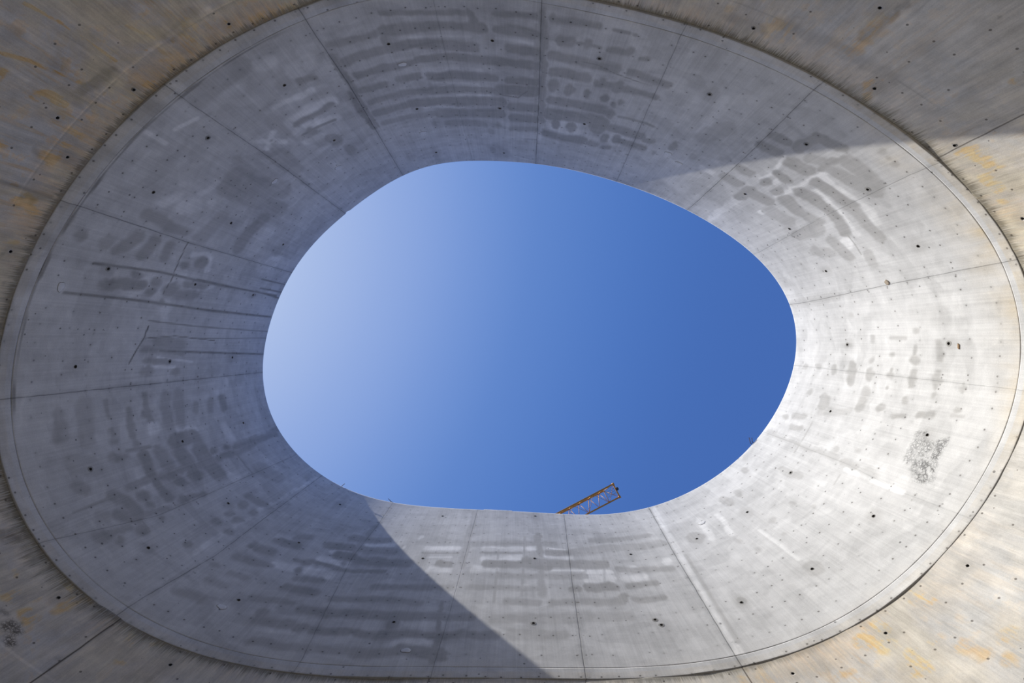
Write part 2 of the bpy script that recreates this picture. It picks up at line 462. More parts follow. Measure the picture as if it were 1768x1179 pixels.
(-1.0,0.048,[(111.22,3.89),(105.75,3.89)]),
(-1.0,0.06,[(114.93,5.0)]),
(0.5,0.03,[(93.66,4.27),(94.0,1.93)]),
(0.5,0.031,[(86.22,5.05),(87.84,2.19)]),
(0.4,0.03,[(66.61,4.1),(70.34,1.95)]),
(1.0,0.07,[(4.6,4.47),(5.47,4.45)]),
(1.0,0.081,[(3.87,3.87),(5.03,3.86),(6.71,3.84)]),
(1.0,0.114,[(5.03,3.86)]),
(1.0,0.059,[(4.3,3.29),(6.36,3.25)]),
(1.0,0.099,[(5.24,3.25)]),
(1.0,0.039,[(4.21,2.66),(5.27,2.68)]),
(1.0,0.069,[(5.27,2.68)]),
(1.0,0.043,[(7.02,2.68)]),
(1.0,0.094,[(2.86,2.1)]),
(1.0,0.069,[(4.26,2.09),(6.52,2.07)]),
(1.0,0.093,[(5.25,2.09)]),
(1.0,0.045,[(0.76,2.09),(1.74,2.11)]),
(0.9,0.066,[(0.06,1.54),(2.17,1.53)]),
(1.0,0.077,[(1.77,1.52)]),
(1.0,0.05,[(4.02,1.53),(6.29,1.52)]),
(1.0,0.1,[(5.34,1.51)]),
(1.0,0.065,[(7.28,1.51)]),
(1.0,0.05,[(-0.56,3.26),(0.07,3.27)]),
(1.0,0.063,[(2.88,3.26)]),
(0.8,0.047,[(-0.53,2.73),(-0.51,2.34)]),
(0.8,0.069,[(-1.62,2.09)]),
(1.0,0.056,[(1.89,2.67)]),
(0.8,0.108,[(8.14,3.27)]),
(0.8,0.09,[(9.31,3.29),(11.12,3.25)]),
(0.9,0.094,[(10.09,2.68)]),
(1.0,0.069,[(11.11,2.23),(11.0,2.01)]),
(1.0,0.066,[(10.32,1.67),(10.06,1.44)]),
(0.9,0.073,[(8.42,2.1)]),
(0.9,0.065,[(8.71,0.93)]),
(0.8,0.058,[(6.02,0.93)]),
(0.6,0.032,[(9.57,1.01),(9.45,0.78)]),
(0.8,0.125,[(10.02,4.5),(11.51,4.49)]),
(0.7,0.084,[(9.8,5.15)]),
(0.8,0.087,[(15.48,5.72)]),
(0.8,0.084,[(14.89,5.34),(14.41,4.96)]),
(0.8,0.097,[(0.58,4.08)]),
(0.5,0.106,[(12.59,4.43),(11.82,3.58)]),
(0.7,0.094,[(16.85,5.19),(16.88,4.93)]),
(0.6,0.082,[(18.38,3.32)]),
(0.6,0.06,[(17.35,2.68)]),
(0.8,0.087,[(4.87,5.66)]),
(0.8,0.089,[(4.54,5.07)]),
(0.5,0.101,[(19.48,5.97),(19.58,3.24)]),
(0.5,0.058,[(0.05,0.95)]),
(0.9,0.022,[(5.28,0.95),(6.53,0.93)]),
(0.6,0.066,[(-4.56,3.82)]),
(0.2,0.234,[(-4.07,1.89),(-3.1,1.47)]),
(0.4,0.156,[(-7.45,5.89),(-7.92,4.22)]),
(-0.9,0.06,[(19.19,5.52),(19.07,3.58)]),
(0.7,0.025,[(15.11,4.56),(21.37,4.5)]),
(0.8,0.109,[(29.05,5.64)]),
(0.8,0.103,[(33.99,4.98)]),
(0.7,0.104,[(36.73,5.13),(36.48,4.85)]),
(0.7,0.183,[(46.82,4.04)]),
(0.6,0.106,[(25.39,4.4),(25.13,3.79)]),
(0.6,0.095,[(19.83,2.89),(19.93,2.51)]),
(0.6,0.188,[(37.07,1.3)]),
(0.9,0.105,[(48.72,1.31)]),
(0.7,0.081,[(34.4,3.21)]),
(0.6,0.068,[(29.99,3.23)]),
(0.6,0.06,[(29.06,2.66)]),
(0.5,0.072,[(41.22,3.2)]),
(0.5,0.06,[(40.19,2.65)]),
(0.5,0.051,[(35.3,2.61)]),
(-1.3,0.048,[(20.91,2.7),(21.09,1.88),(21.14,1.13)]),
(-0.8,0.088,[(43.51,4.77),(44.48,3.79)]),
(-0.8,0.068,[(40.32,4.56),(41.22,3.59)]),
(-0.7,0.042,[(37.33,3.19),(37.16,2.43),(37.26,1.71)]),
(0.4,0.163,[(20.2,2.09)]),
(0.7,0.022,[(22.15,2.73),(23.99,2.68)]),
(-1.0,0.049,[(54.2,0.0),(52.0,3.44),(49.95,6.35)]),
(-0.8,0.049,[(53.7,0.0),(51.5,3.44),(49.5,6.35)]),
(0.6,0.049,[(53.1,0.3),(50.9,3.44)],1)]
BUGS=[(1.0,0.324,[(-107.44,1.84),(-95.88,1.99)]),
(1.0,0.34,[(-107.2,2.46),(-93.31,2.43)]),
(0.5,0.588,[(-110.75,2.9),(-96.37,2.79)]),
(1.0,0.381,[(-149.61,2.76),(-149.2,3.85)],1),
(0.7,0.333,[(-153.88,3.42),(-150.45,4.4)],1),
(0.4,0.496,[(-141.4,3.71),(-135.39,3.9)],1),
(1.0,0.179,[(-26.57,2.61),(-20.85,2.55)]),
(1.0,0.142,[(-24.23,2.23),(-21.9,1.97)]),
(0.8,0.198,[(-20.25,3.87),(-16.22,3.72)]),
(1.0,0.075,[(-17.61,2.64),(-14.02,2.69)]),
(0.5,0.291,[(-41.4,2.38),(-38.39,2.31)]),
(0.9,0.173,[(23.06,0.8),(24.16,0.19)]),
(0.5,0.29,[(22.88,0.95)]),
(0.6,0.552,[(-176.2,0.7),(-179.96,1.47)],1),
(0.5,0.523,[(-176.26,0.56),(178.21,0.62)],1),
(0.4,0.258,[(70.48,1.72),(66.29,1.41)]),
(0.5,0.362,[(173.28,0.71),(168.01,0.8)],1),
(0.4,0.228,[(148.62,3.25),(146.39,3.46)],1)]
ROCKS=[(1.0,0.162,[(14.04,1.06),(17.79,0.97)]),
(1.0,0.129,[(13.31,0.97)]),
(1.0,0.097,[(18.64,1.03)]),
(0.7,0.157,[(16.4,1.41),(14.04,1.37)]),
(0.6,0.102,[(12.65,1.47)]),
(0.8,0.141,[(16.38,1.05),(17.46,1.14)])]
OCHRE=[(1.6,0.024,[(-145.25,2.07),(-144.78,1.69),(-144.68,1.04),(-144.69,0.81)],1),
(1.2,0.031,[(-150.61,1.88),(-149.83,1.58),(-148.99,0.86)],1),
(1.6,0.101,[(-152.3,1.68)],1),
(1.6,0.078,[(-152.49,1.17),(-152.05,0.86)],1),
(1.0,0.179,[(-154.8,0.44),(-158.01,0.53)],1),
(1.3,0.082,[(-158.83,1.12)],1),
(1.2,0.092,[(-132.15,0.26)],1),
(1.0,0.149,[(-137.69,0.28),(-135.66,0.68)],1),
(1.0,0.188,[(-128.56,0.11),(-124.78,0.04)],1),
(1.1,0.094,[(-140.67,0.11),(-144.6,0.1)],1),
(1.0,0.121,[(-163.69,0.5),(-164.72,0.18)],1),
(-1.0,0.041,[(-146.3,0.58),(-140.14,0.61),(-132.31,0.67)],1),
(-0.7,0.117,[(-134.79,0.64)],1),
(-0.5,0.134,[(-137.97,1.27)],1),
(-0.6,0.13,[(-152.26,1.48)],1),
(-0.5,0.117,[(-149.39,0.65)],1),
(1.0,0.058,[(-146.43,0.91),(-145.84,0.57)],1),
(1.0,0.042,[(-140.72,1.12),(-139.71,0.74)],1),
(1.3,0.15,[(-22.06,0.44),(-19.87,0.48)]),
(1.2,0.136,[(-19.03,0.39),(-16.32,0.39)]),
(0.7,0.18,[(-50.32,0.46),(-47.92,0.44)]),
(0.7,0.109,[(-40.67,1.45),(-40.76,0.8)]),
(0.8,0.092,[(-35.43,0.41),(-34.7,0.1)]),
(1.0,0.063,[(-27.61,1.67)]),
(0.6,0.12,[(-57.05,0.47)]),
(-0.3,0.17,[(-19.03,-0.61)]),
(-0.3,0.157,[(-20.1,0.05)]),
(1.0,0.182,[(-168.28,0.37)],1),
(0.8,0.126,[(-171.13,0.02)],1),
(1.0,0.145,[(152.5,0.61),(153.33,0.73)],1),
(1.1,0.114,[(150.71,0.8),(149.6,0.81)],1),
(1.0,0.094,[(151.14,0.1)],1),
(1.0,0.123,[(149.49,0.43),(149.28,0.05)],1),
(0.9,0.157,[(141.63,0.13),(139.93,0.01)],1),
(0.9,0.091,[(141.44,0.36)],1),
(0.9,0.059,[(155.15,0.56)],1),
(0.9,0.096,[(144.37,-0.08)],1),
(-0.5,0.152,[(146.89,0.33)],1),
(-0.6,0.157,[(135.99,0.09)],1),
(0.9,0.087,[(140.29,0.66)],1),
(1.2,0.185,[(38.45,0.21)]),
(1.0,0.137,[(32.39,0.17),(31.87,0.43)]),
(1.2,0.149,[(40.73,0.36),(39.41,0.59)]),
(1.2,0.124,[(38.43,0.91),(38.97,1.19)]),
(1.0,0.113,[(35.02,0.92)]),
(0.8,0.088,[(44.69,0.65)]),
(0.9,0.157,[(30.93,1.45)]),
(0.8,0.101,[(32.33,1.7)]),
(0.6,0.183,[(52.21,0.29)]),
(0.7,0.106,[(34.27,1.2),(33.97,1.44)]),
(-0.6,0.186,[(23.34,0.18)]),
(-0.6,0.196,[(26.84,0.96)]),
(-0.5,0.158,[(36.64,1.4)]),
(0.8,0.124,[(55.19,0.09),(55.52,0.29)]),
(-0.5,0.156,[(61.54,0.14)])]
SOOT=[(1.0,0.076,[(159.07,0.36)],1),
(0.8,0.055,[(159.41,0.39),(158.7,0.24)],1),
(0.9,0.096,[(164.86,-0.1),(161.08,-0.02)],1),
(0.8,0.044,[(160.62,0.07),(159.77,-0.06)],1),
(0.6,0.099,[(160.2,-0.35)],1),
(0.6,0.056,[(145.26,0.97)],1),
(1.0,0.015,[(144.68,1.19),(144.65,0.15)],1),
(1.0,0.032,[(153.21,-0.1),(150.85,-0.15)],1),
(0.6,0.048,[(151.69,-0.1)],1),
(0.8,0.051,[(-40.89,1.54),(-40.74,1.78)]),
(0.6,0.081,[(-41.18,1.52),(-40.7,0.99)]),
(0.5,0.087,[(-49.18,0.67),(-34.9,0.64)]),
(0.5,0.075,[(-56.5,0.41),(-51.62,0.37)]),
(0.4,0.158,[(-34.83,1.37)]),
(0.4,0.164,[(-27.9,1.12)]),
(0.6,0.023,[(-33.62,2.14)]),
(0.4,0.069,[(-34.79,2.22),(-34.4,2.36)]),
(0.8,0.071,[(-149.69,0.82),(-145.47,0.82)],1),
(0.6,0.087,[(-137.93,0.59),(-134.44,0.78)],1),
(0.7,0.058,[(-158.09,0.7)],1),
(0.5,0.121,[(-148.54,1.92)],1),
(0.5,0.107,[(-148.6,1.29)],1),
(0.9,0.036,[(-162.59,0.91),(-162.55,0.15)],1),
(0.8,0.076,[(-163.14,0.48),(-162.62,0.18)],1),
(0.4,0.113,[(-145.67,0.9)],1),
(0.9,0.054,[(-170.42,0.38)],1),
(0.6,0.031,[(-173.43,0.2)],1),
(0.4,0.024,[(21.68,0.49)]),
(0.3,0.063,[(47.26,0.11)])]
SHELL_ROCKS=[(1.0,0.083,[(150.64,1.08)],1),
(1.0,0.083,[(149.72,1.02)],1),
(1.0,0.068,[(149.34,1.15)],1),
(0.6,0.056,[(152.02,0.99)],1)]
HOLES=[(-131.61,1.205,0),
(-146.2,1.166,1),
(-157.41,1.136,0),
(-146.0,3.619,2),
(-157.14,3.552,0),
(-131.46,3.647,0),
(-93.74,1.185,0),
(-112.53,1.176,0),
(-111.55,1.862,2),
(-92.99,3.705,1),
(-112.22,3.639,0),
(-113.13,4.838,2),
(-72.82,1.155,1),
(-71.59,3.711,0),
(-50.24,3.906,2),
(-46.88,4.151,2),
(-111.86,6.133,0),
(-92.46,6.233,0),
(-135.05,4.808,2),
(-51.36,1.246,1),
(-33.83,1.259,1),
(-23.15,1.266,1),
(-22.1,3.994,0),
(-32.34,3.943,0),
(-169.79,1.226,1),
(176.7,1.159,0),
(176.66,3.638,1),
(-169.79,3.696,0),
(-157.02,6.022,0),
(-169.79,6.183,0),
(176.74,6.123,0),
(163.15,6.267,0),
(163.13,3.729,0),
(-173.08,0.464,2),
(-13.21,1.293,0),
(-12.64,4.026,0),
(0.27,1.329,1),
(0.54,4.09,1),
(12.36,4.125,0),
(12.69,1.328,0),
(163.15,1.206,1),
(150.42,1.248,0),
(136.59,1.236,0),
(137.54,0.916,2),
(136.64,3.782,0),
(150.3,3.772,0),
(136.53,6.394,0),
(112.83,1.247,0),
(85.65,1.235,1),
(62.79,1.264,1),
(62.21,1.087,1),
(60.85,3.931,0),
(84.05,3.845,0),
(112.35,3.83,0),
(108.93,0.422,2),
(82.44,6.462,0),
(111.7,6.458,0),
(25.22,4.09,1),
(25.79,1.307,0),
(35.96,4.043,0),
(37.15,1.293,0),
(48.68,1.279,0),
(46.87,3.988,0),
(43.71,4.591,2)]
SHELL_HOLES=[(-131.72,0.27,0),
(-146.36,0.274,0),
(-157.48,0.313,0),
(-153.79,0.811,0),
(-52.35,0.351,0),
(-34.89,0.363,0),
(-23.9,0.376,0),
(-13.55,0.384,0),
(-42.24,1.513,0),
(-169.82,0.294,0),
(150.53,0.312,0),
(136.57,0.346,0),
(26.21,0.403,0),
(37.98,0.389,0),
(49.78,0.373,0)]
JOINTS=[(1.2,[(-122.68,0.37),(-122.4,1.93),(-123.32,6.97)]),
(1.4,[(-85.06,-0.06),(-83.9,2.53),(-82.41,6.61)]),
(0.8,[(-61.12,0.03),(-59.74,2.32),(-56.89,6.44)]),
(0.45,[(-103.02,1.34),(-102.93,3.62),(-102.37,6.84)]),
(1.0,[(-39.82,0.02),(-38.19,2.83),(-36.9,5.96)]),
(0.5,[(-22.68,0.34),(-21.75,2.93),(-19.88,5.73)]),
(0.9,[(-9.18,-0.11),(-8.67,2.19),(-7.57,5.35)]),
(0.5,[(5.52,-0.12),(5.38,0.36),(5.19,2.47),(4.83,6.07)]),
(0.3,[(21.13,1.14),(20.07,2.8),(19.75,6.25)]),
(1.5,[(54.71,-0.23),(52.68,3.44),(50.52,6.46)]),
(1.1,[(77.58,-0.17),(76.97,0.91),(75.78,2.98),(73.27,6.58)]),
(0.6,[(103.62,-0.1),(102.79,2.14),(101.52,6.74)]),
(0.7,[(123.47,0.05),(126.49,3.62),(126.15,5.75),(126.39,7.28)]),
(1.0,[(145.29,0.21),(144.18,2.12),(144.49,4.23),(144.8,7.54)]),
(0.7,[(156.87,-0.17),(153.85,1.94),(153.35,3.55),(152.43,7.31)]),
(1.2,[(173.51,-0.17),(173.31,2.74),(172.96,7.71)]),
(1.1,[(-162.66,0.36),(-162.99,2.85),(-162.64,7.51)]),
(1.0,[(-143.53,0.31),(-142.78,2.92),(-142.47,7.34)])]
SHELL_JOINTS=[(1.0,[(144.66,1.19),(144.69,0.15)]),
(0.8,[(-23.32,0.06),(-23.94,1.39)]),
(0.9,[(54.76,-0.02),(54.93,0.42)]),
(0.7,[(-9.27,-0.11),(-9.54,0.11)]),
(0.8,[(77.62,-0.08),(77.84,0.07)]),
(0.8,[(103.6,-0.1),(103.91,0.1)])]

Z_RING = EYE + 8.5            # foot of the collar
LEAN = 0.05                   # the collar leans in by 5 cm per metre
LIP = 0.25                    # height of the lip under the collar
SHELL_GAP, SHELL_SLOPE = 0.015, 0.06
ROW0, ROW = 0.33, 0.545       # rows of nail marks left by the formwork boards


def sight(co, th):
    n = (len(co) - 1) // 2
    s = np.full_like(th, co[0])
    for k in range(1, n + 1):
        s = s + co[2 * k - 1] * np.cos(k * th) + co[2 * k] * np.sin(k * th)
    return 1.0 / np.sqrt(s / 1e5)


def ring_radius(th):
    return sight(CG, th) / FOCAL * 8.5


def lip_radius(th):
    return np.maximum(sight(CL, th) / FOCAL * (8.5 - LIP), ring_radius(th) + .012)


def bump1(x, a, b, e):
    return np.clip((x - a) / e, 0, 1) * np.clip((b - x) / e, 0, 1)


def collar_height(th):
    r = sight(CR_, th)
    h = (FOCAL * ring_radius(th) - r * 8.5) / (r + FOCAL * LEAN)
    d = np.degrees(th)
    d = (d + 540) % 360 - 180
    h = h + 0.045 * bump1(d, 89.8, 99.6, 0.25)              # the slightly higher strip of the rim
    h = h - 0.05 * bump1(d, -142.4, -141.2, 0.15)           # the little step at a joint
    return h


def wrap(d):
    return (d + 180) % 360 - 180


def vnoise(x, y, seed):
    xi, yi = np.floor(x), np.floor(y)
    xf, yf = x - xi, y - yi
    xf = xf * xf * (3 - 2 * xf); yf = yf * yf * (3 - 2 * yf)
    def hsh(a, b):
        return np.modf(np.abs(np.sin(a * 127.1 + b * 311.7 + seed * 74.7) * 43758.5453))[0]
    a = hsh(xi, yi); b = hsh(xi + 1, yi); c = hsh(xi, yi + 1); d = hsh(xi + 1, yi + 1)
    return (a * (1 - xf) + b * xf) * (1 - yf) + (c * (1 - xf) + d * xf) * yf - 0.5


SEAM = math.radians(-162.66)
NU = 2000
TH = SEAM + np.arange(NU) / NU * 2 * math.pi
_x, _y = ring_radius(TH) * np.cos(TH), ring_radius(TH) * np.sin(TH)
_seg = np.hypot(np.roll(_x, -1) - _x, np.roll(_y, -1) - _y)
U = np.concatenate([[0], np.cumsum(_seg)[:-1]])
GIRTH = float(_seg.sum())
_dx = np.roll(_x, -1) - np.roll(_x, 1); _dy = np.roll(_y, -1) - np.roll(_y, 1)
NORM_IN = np.stack([-_dy, _dx], 1) / np.hypot(_dx, _dy)[:, None]     # horizontal normal pointing into the well


def arc(deg):
    f = ((math.radians(deg) - SEAM) / (2 * math.pi)) % 1.0 * NU
    i = int(f); t = f - i
    a = U[i % NU]; b = U[(i + 1) % NU] if (i + 1) < NU else GIRTH
    return a + (b - a) * t


def paint(strokes, h, gaps=0.035, warp=0.045, seed=1, flat=1.0):
    """Evaluate a list of marks at every grid point; h has shape (NU, rows)."""
    pos = np.zeros_like(h); neg = np.zeros_like(h)
    uu = np.repeat(U[:, None], h.shape[1], 1)
    wu = uu + warp * (vnoise(uu / .34, h / .34, seed) + .5 * vnoise(uu / .09, h / .09, seed + 5)) * 2
    wh = h + warp * (vnoise(uu / .34, h / .34, seed + 9) + .5 * vnoise(uu / .09, h / .09, seed + 14)) * 2
    for v, r, pts, *soft in strokes:
        p = [(arc(d), hh) for d, hh in pts]
        # marks are rounder across than they are tall: runs of damp spread along the wall's height
        dm, hm = pts[0][0], sum(b for a, b in pts) / len(pts)
        sy = 1.0 if r < .05 else float(ring_radius(np.array([math.radians(dm)]))[0]) / (8.5 + (hm if flat > 0 else -LIP - hm))
        q = [p[0]]
        for k in range(1, len(p)):
            q.append((q[-1][0] + (p[k][0] - q[-1][0] + GIRTH / 2) % GIRTH - GIRTH / 2, p[k][1]))
        if len(q) == 1:
            q = [q[0], (q[0][0] + 1e-4, q[0][1])]
        e = min(gaps * (1.5 if soft else 1.0), 0.6 * r)
        m = (r + e + 2 * warp + .02) / sy
        u0, u1 = min(a for a, b in q) - m, max(a for a, b in q) + m
        mid = (u0 + u1) / 2
        rel = (U - mid + GIRTH / 2) % GIRTH - GIRTH / 2
        ii = np.nonzero(np.abs(rel) < (u1 - u0) / 2)[0]
        if not len(ii):
            continue
        hs = h[ii]
        X = (wu[ii] - mid + GIRTH / 2) % GIRTH - GIRTH / 2 + mid
        Y = wh[ii] * sy
        if r < .05:
            X = (uu[ii] - mid + GIRTH / 2) % GIRTH - GIRTH / 2 + mid; Y = hs * sy
        d = np.full(hs.shape, 9.0)
        for (ax, ay), (bx, by) in zip(q[:-1], q[1:]):
            ay, by = ay * sy, by * sy
            vx, vy = bx - ax, by - ay
            L2 = vx * vx + vy * vy + 1e-12
            t = np.clip(((X - ax) * vx + (Y - ay) * vy) / L2, 0, 1)
            d = np.minimum(d, np.hypot(X - ax - t * vx, Y - ay - t * vy))
        m_ = np.clip((r + e - d) / (2 * e), 0, 1)
        m_ = m_ * m_ * (3 - 2 * m_)
        if v > 0:
            pos[ii] = np.maximum(pos[ii], v * m_)
        else:
            neg[ii] = np.maximum(neg[ii], -v * m_)
    return pos, neg


def joint_field(joints, h):
    """signed distance to the nearest joint (sign alternates), and the joint's strength"""
    best = np.full(h.shape, 1e9); js = np.zeros(h.shape); sg = np.ones(h.shape)
    order = sorted(joints, key=lambda j: arc(j[1][0][0]) if arc(j[1][0][0]) < GIRTH - .3 else -1)
    for n, (s, pts) in enumerate(order):
        pts = sorted(pts, key=lambda p: p[1])
        base = arc(pts[0][0])
        hu = [p[1] for p in pts]
        us = [base + (arc(p[0]) - base + GIRTH / 2) % GIRTH - GIRTH / 2 for p in pts]
        uj = np.interp(h, hu, us) + .008 * vnoise(h / .12, h * 0 + n, 3)
        d = (U[:, None] - uj + GIRTH / 2) % GIRTH - GIRTH / 2
        sd = d * (1 if n % 2 == 0 else -1)
        k = np.abs(d) < best
        best[k] = np.abs(d)[k]; js[k] = s; sg[k] = np.sign(sd)[k]
    return np.clip(best, 0, .15) * sg, js


def ring_solid(name, R, Z, attrs, material, inner_rows):
    """A closed ring of concrete: R, Z hold one closed cross-section per bearing, shape (NU, P)."""
    P = R.shape[1]
    co = np.empty((NU, P, 3))
    co[..., 0] = R * np.cos(TH)[:, None]; co[..., 1] = R * np.sin(TH)[:, None]; co[..., 2] = Z
    i = np.arange(NU)[:, None]; j = np.arange(P)[None]
    a = i * P + j; b = ((i + 1) % NU) * P + j
    a2 = i * P + (j + 1) % P; b2 = ((i + 1) % NU) * P + (j + 1) % P
    quads = np.stack([a, a2, b2, b], -1).reshape(-1, 4)
    c0 = co.reshape(-1, 3)
    # orientation: faces of the inner rows must look into the well
    q = quads[P // 4 if inner_rows > 4 else 0]
    n = np.cross(c0[q[1]] - c0[q[0]], c0[q[2]] - c0[q[0]])
    if n[0] * c0[q[0]][0] + n[1] * c0[q[0]][1] > 0:
        quads = quads[:, ::-1]
    me = bpy.data.meshes.new(name)
    me.vertices.add(len(c0)); me.loops.add(quads.size); me.polygons.add(len(quads))
    me.vertices.foreach_set('co', c0.ravel())
    me.loops.foreach_set('vertex_index', quads.ravel().astype(np.int32))
    me.polygons.foreach_set('loop_start', np.arange(0, quads.size, 4, dtype=np.int32))
    me.update(calc_edges=True)
    for k, v in attrs.items():
        if v.ndim == 3:
            at = me.attributes.new(k, 'FLOAT_VECTOR', 'POINT')
            at.data.foreach_set('vector', v.reshape(-1).astype(np.float32))
        else:
            at = me.attributes.new(k, 'FLOAT', 'POINT')
            at.data.foreach_set('value', v.reshape(-1).astype(np.float32))
    me.materials.append(material)
    me.polygons.foreach_set('use_smooth', np.ones(len(me.polygons), dtype=bool))
    o = bpy.data.objects.new(name, me)
    COL.objects.link(o)
    o['kind'] = 'structure'
    return o


# ------------------------------------------------------------------ materials
class G:
    """small wrapper to write node graphs as expressions"""
    def __init__(self, name, rough=0.85):
        self.m = bpy.data.materials.new(name); self.m.use_nodes = True
        self.t = self.m.node_tree
        self.b = self.t.nodes['Principled BSDF']
        self.b.inputs['Roughness'].default_value = rough
        self.b.inputs['Specular IOR Level'].default_value = 0.25
    def put(self, sock, v):
        if isinstance(v, bpy.types.NodeSocket): self.t.links.new(v, sock)
        elif v is not None: sock.default_value = v
    def op(self, o, a, b=None, c=None, clamp=False):
        n = self.t.nodes.new('ShaderNodeMath'); n.operation = o; n.use_clamp = clamp
        self.put(n.inputs[0], a); self.put(n.inputs[1], b); self.put(n.inputs[2], c)
        return n.outputs[0]
    def mul(self, a, b): return self.op('MULTIPLY', a, b)
    def add(self, a, b): return self.op('ADD', a, b)
    def sub(self, a, b): return self.op('SUBTRACT', a, b)
    def mx(self, a, b): return self.op('MAXIMUM', a, b)
    def mad(self, a, b, c): return self.op('MULTIPLY_ADD', a, b, c)
    def step(self, v, a, b, lo=0.0, hi=1.0):
        n = self.t.nodes.new('ShaderNodeMapRange'); n.interpolation_type = 'SMOOTHSTEP'
        self.put(n.inputs['Value'], v)
        if a > b: a, b, lo, hi = b, a, hi, lo
        n.inputs['From Min'].default_value = a; n.inputs['From Max'].default_value = b
        n.inputs['To Min'].default_value = lo; n.inputs['To Max'].default_value = hi
        return n.outputs['Result']
    def attr(self, name, vec=False):
        n = self.t.nodes.new('ShaderNodeAttribute'); n.attribute_name = name
        return n.outputs['Vector' if vec else 'Fac']
    def xyz(self, v):
        n = self.t.nodes.new('ShaderNodeSeparateXYZ'); self.put(n.inputs[0], v); return n.outputs
    def vec(self, x, y, z=0.0):
        n = self.t.nodes.new('ShaderNodeCombineXYZ')
        self.put(n.inputs[0], x); self.put(n.inputs[1], y); self.put(n.inputs[2], z); return n.outputs[0]
    def noise(self, v, scale=1.0, detail=4.0, rough=.55, dist=0.0):
        n = self.t.nodes.new('ShaderNodeTexNoise')
        self.put(n.inputs['Vector'], v); n.inputs['Scale'].default_value = scale
        n.inputs['Detail'].default_value = detail; n.inputs['Roughness'].default_value = rough
        n.inputs['Distortion'].default_value = dist
        return n.outputs['Fac']
    def wide(self, v, scale=1.0, detail=4.0, rough=.55, dist=0.0, k=2.4):
        n = self.noise(v, scale, detail, rough, dist)
        return self.op('MULTIPLY_ADD', self.op('SUBTRACT', n, .5), k, .5, clamp=True)
    def voro(self, v, scale, feature='F1'):
        n = self.t.nodes.new('ShaderNodeTexVoronoi'); n.feature = feature
        self.put(n.inputs['Vector'], v); n.inputs['Scale'].default_value = scale
        return n.outputs['Distance'], (n.outputs['Color'] if feature == 'F1' else None)
    def white(self, v):
        n = self.t.nodes.new('ShaderNodeTexWhiteNoise'); n.noise_dimensions = '3D'
        self.put(n.inputs['Vector'], v); return n.outputs['Color']
    def mix(self, f, a, b):
        n = self.t.nodes.new('ShaderNodeMix'); n.data_type = 'RGBA'
        self.put(n.inputs['Factor'], f); self.put(n.inputs[6], a); self.put(n.inputs[7], b)
        return n.outputs[2]
    def grey(self, v):
        n = self.t.nodes.new('ShaderNodeCombineColor')
        for k in range(3): self.put(n.inputs[k], v)
        return n.outputs[0]
    def scale(self, col, v):
        n = self.t.nodes.new('ShaderNodeMix'); n.data_type = 'RGBA'; n.blend_type = 'MULTIPLY'
        n.inputs['Factor'].default_value = 1.0
        self.put(n.inputs[6], col); self.put(n.inputs[7], self.grey(v)); return n.outputs[2]
    def finish(self, col, height=None, strength=.4, dist=.01):
        self.put(self.b.inputs['Base Color'], col)
        if height is not None:
            n = self.t.nodes.new('ShaderNodeBump'); n.inputs['Strength'].default_value = strength
            n.inputs['Distance'].default_value = dist
            self.put(n.inputs['Height'], height); self.t.links.new(n.outputs[0], self.b.inputs['Normal'])
        return self.m


def plain(name, col, rough=.7, metal=0.0, var=.25, sc=6.0):
    g = G(name, rough)
    tc = g.t.nodes.new('ShaderNodeTexCoord').outputs['Object']
    n = g.noise(tc, sc, 5)
    g.b.inputs['Metallic'].default_value = metal
    return g.finish(g.scale(col, g.mad(n, 2 * var, 1 - var)), n, .2, .004)


def nail_marks(g, u, h, jd, row0, row, cell, keep):
    """dark nail marks in rows; returns (mark, soft halo)"""
    k = g.op('ROUND', g.op('DIVIDE', g.sub(h, row0), row))
    cu = g.op('FLOOR', g.op('DIVIDE', u, cell))
    c = g.xyz(g.white(g.vec(cu, k, 3.3)))
    du = g.sub(g.sub(u, g.mul(cu, cell)), g.mad(g.sub(c[0], .5), cell * .35, cell * .5))
    dh = g.sub(g.sub(h, g.mad(k, row, row0)), g.mul(g.sub(c[1], .5), .05))
    d = g.op('SQRT', g.add(g.mul(du, du), g.mul(dh, dh)))
    has = g.op('LESS_THAN', c[2], keep)
    if jd is not None:
        dj = g.sub(g.op('ABSOLUTE', jd), .07)
        dh2 = g.sub(h, g.mad(k, row, row0))
        d2 = g.op('SQRT', g.add(g.mul(dj, dj), g.mul(dh2, dh2)))
        pair = g.step(d2, .022, .013)
    m = g.mul(g.step(d, .021, .012), has)
    if jd is not None: m = g.mx(m, g.mul(pair, g.mad(c[0], .8, .1)))
    return m, g.mul(g.step(d, .075, .0), has)


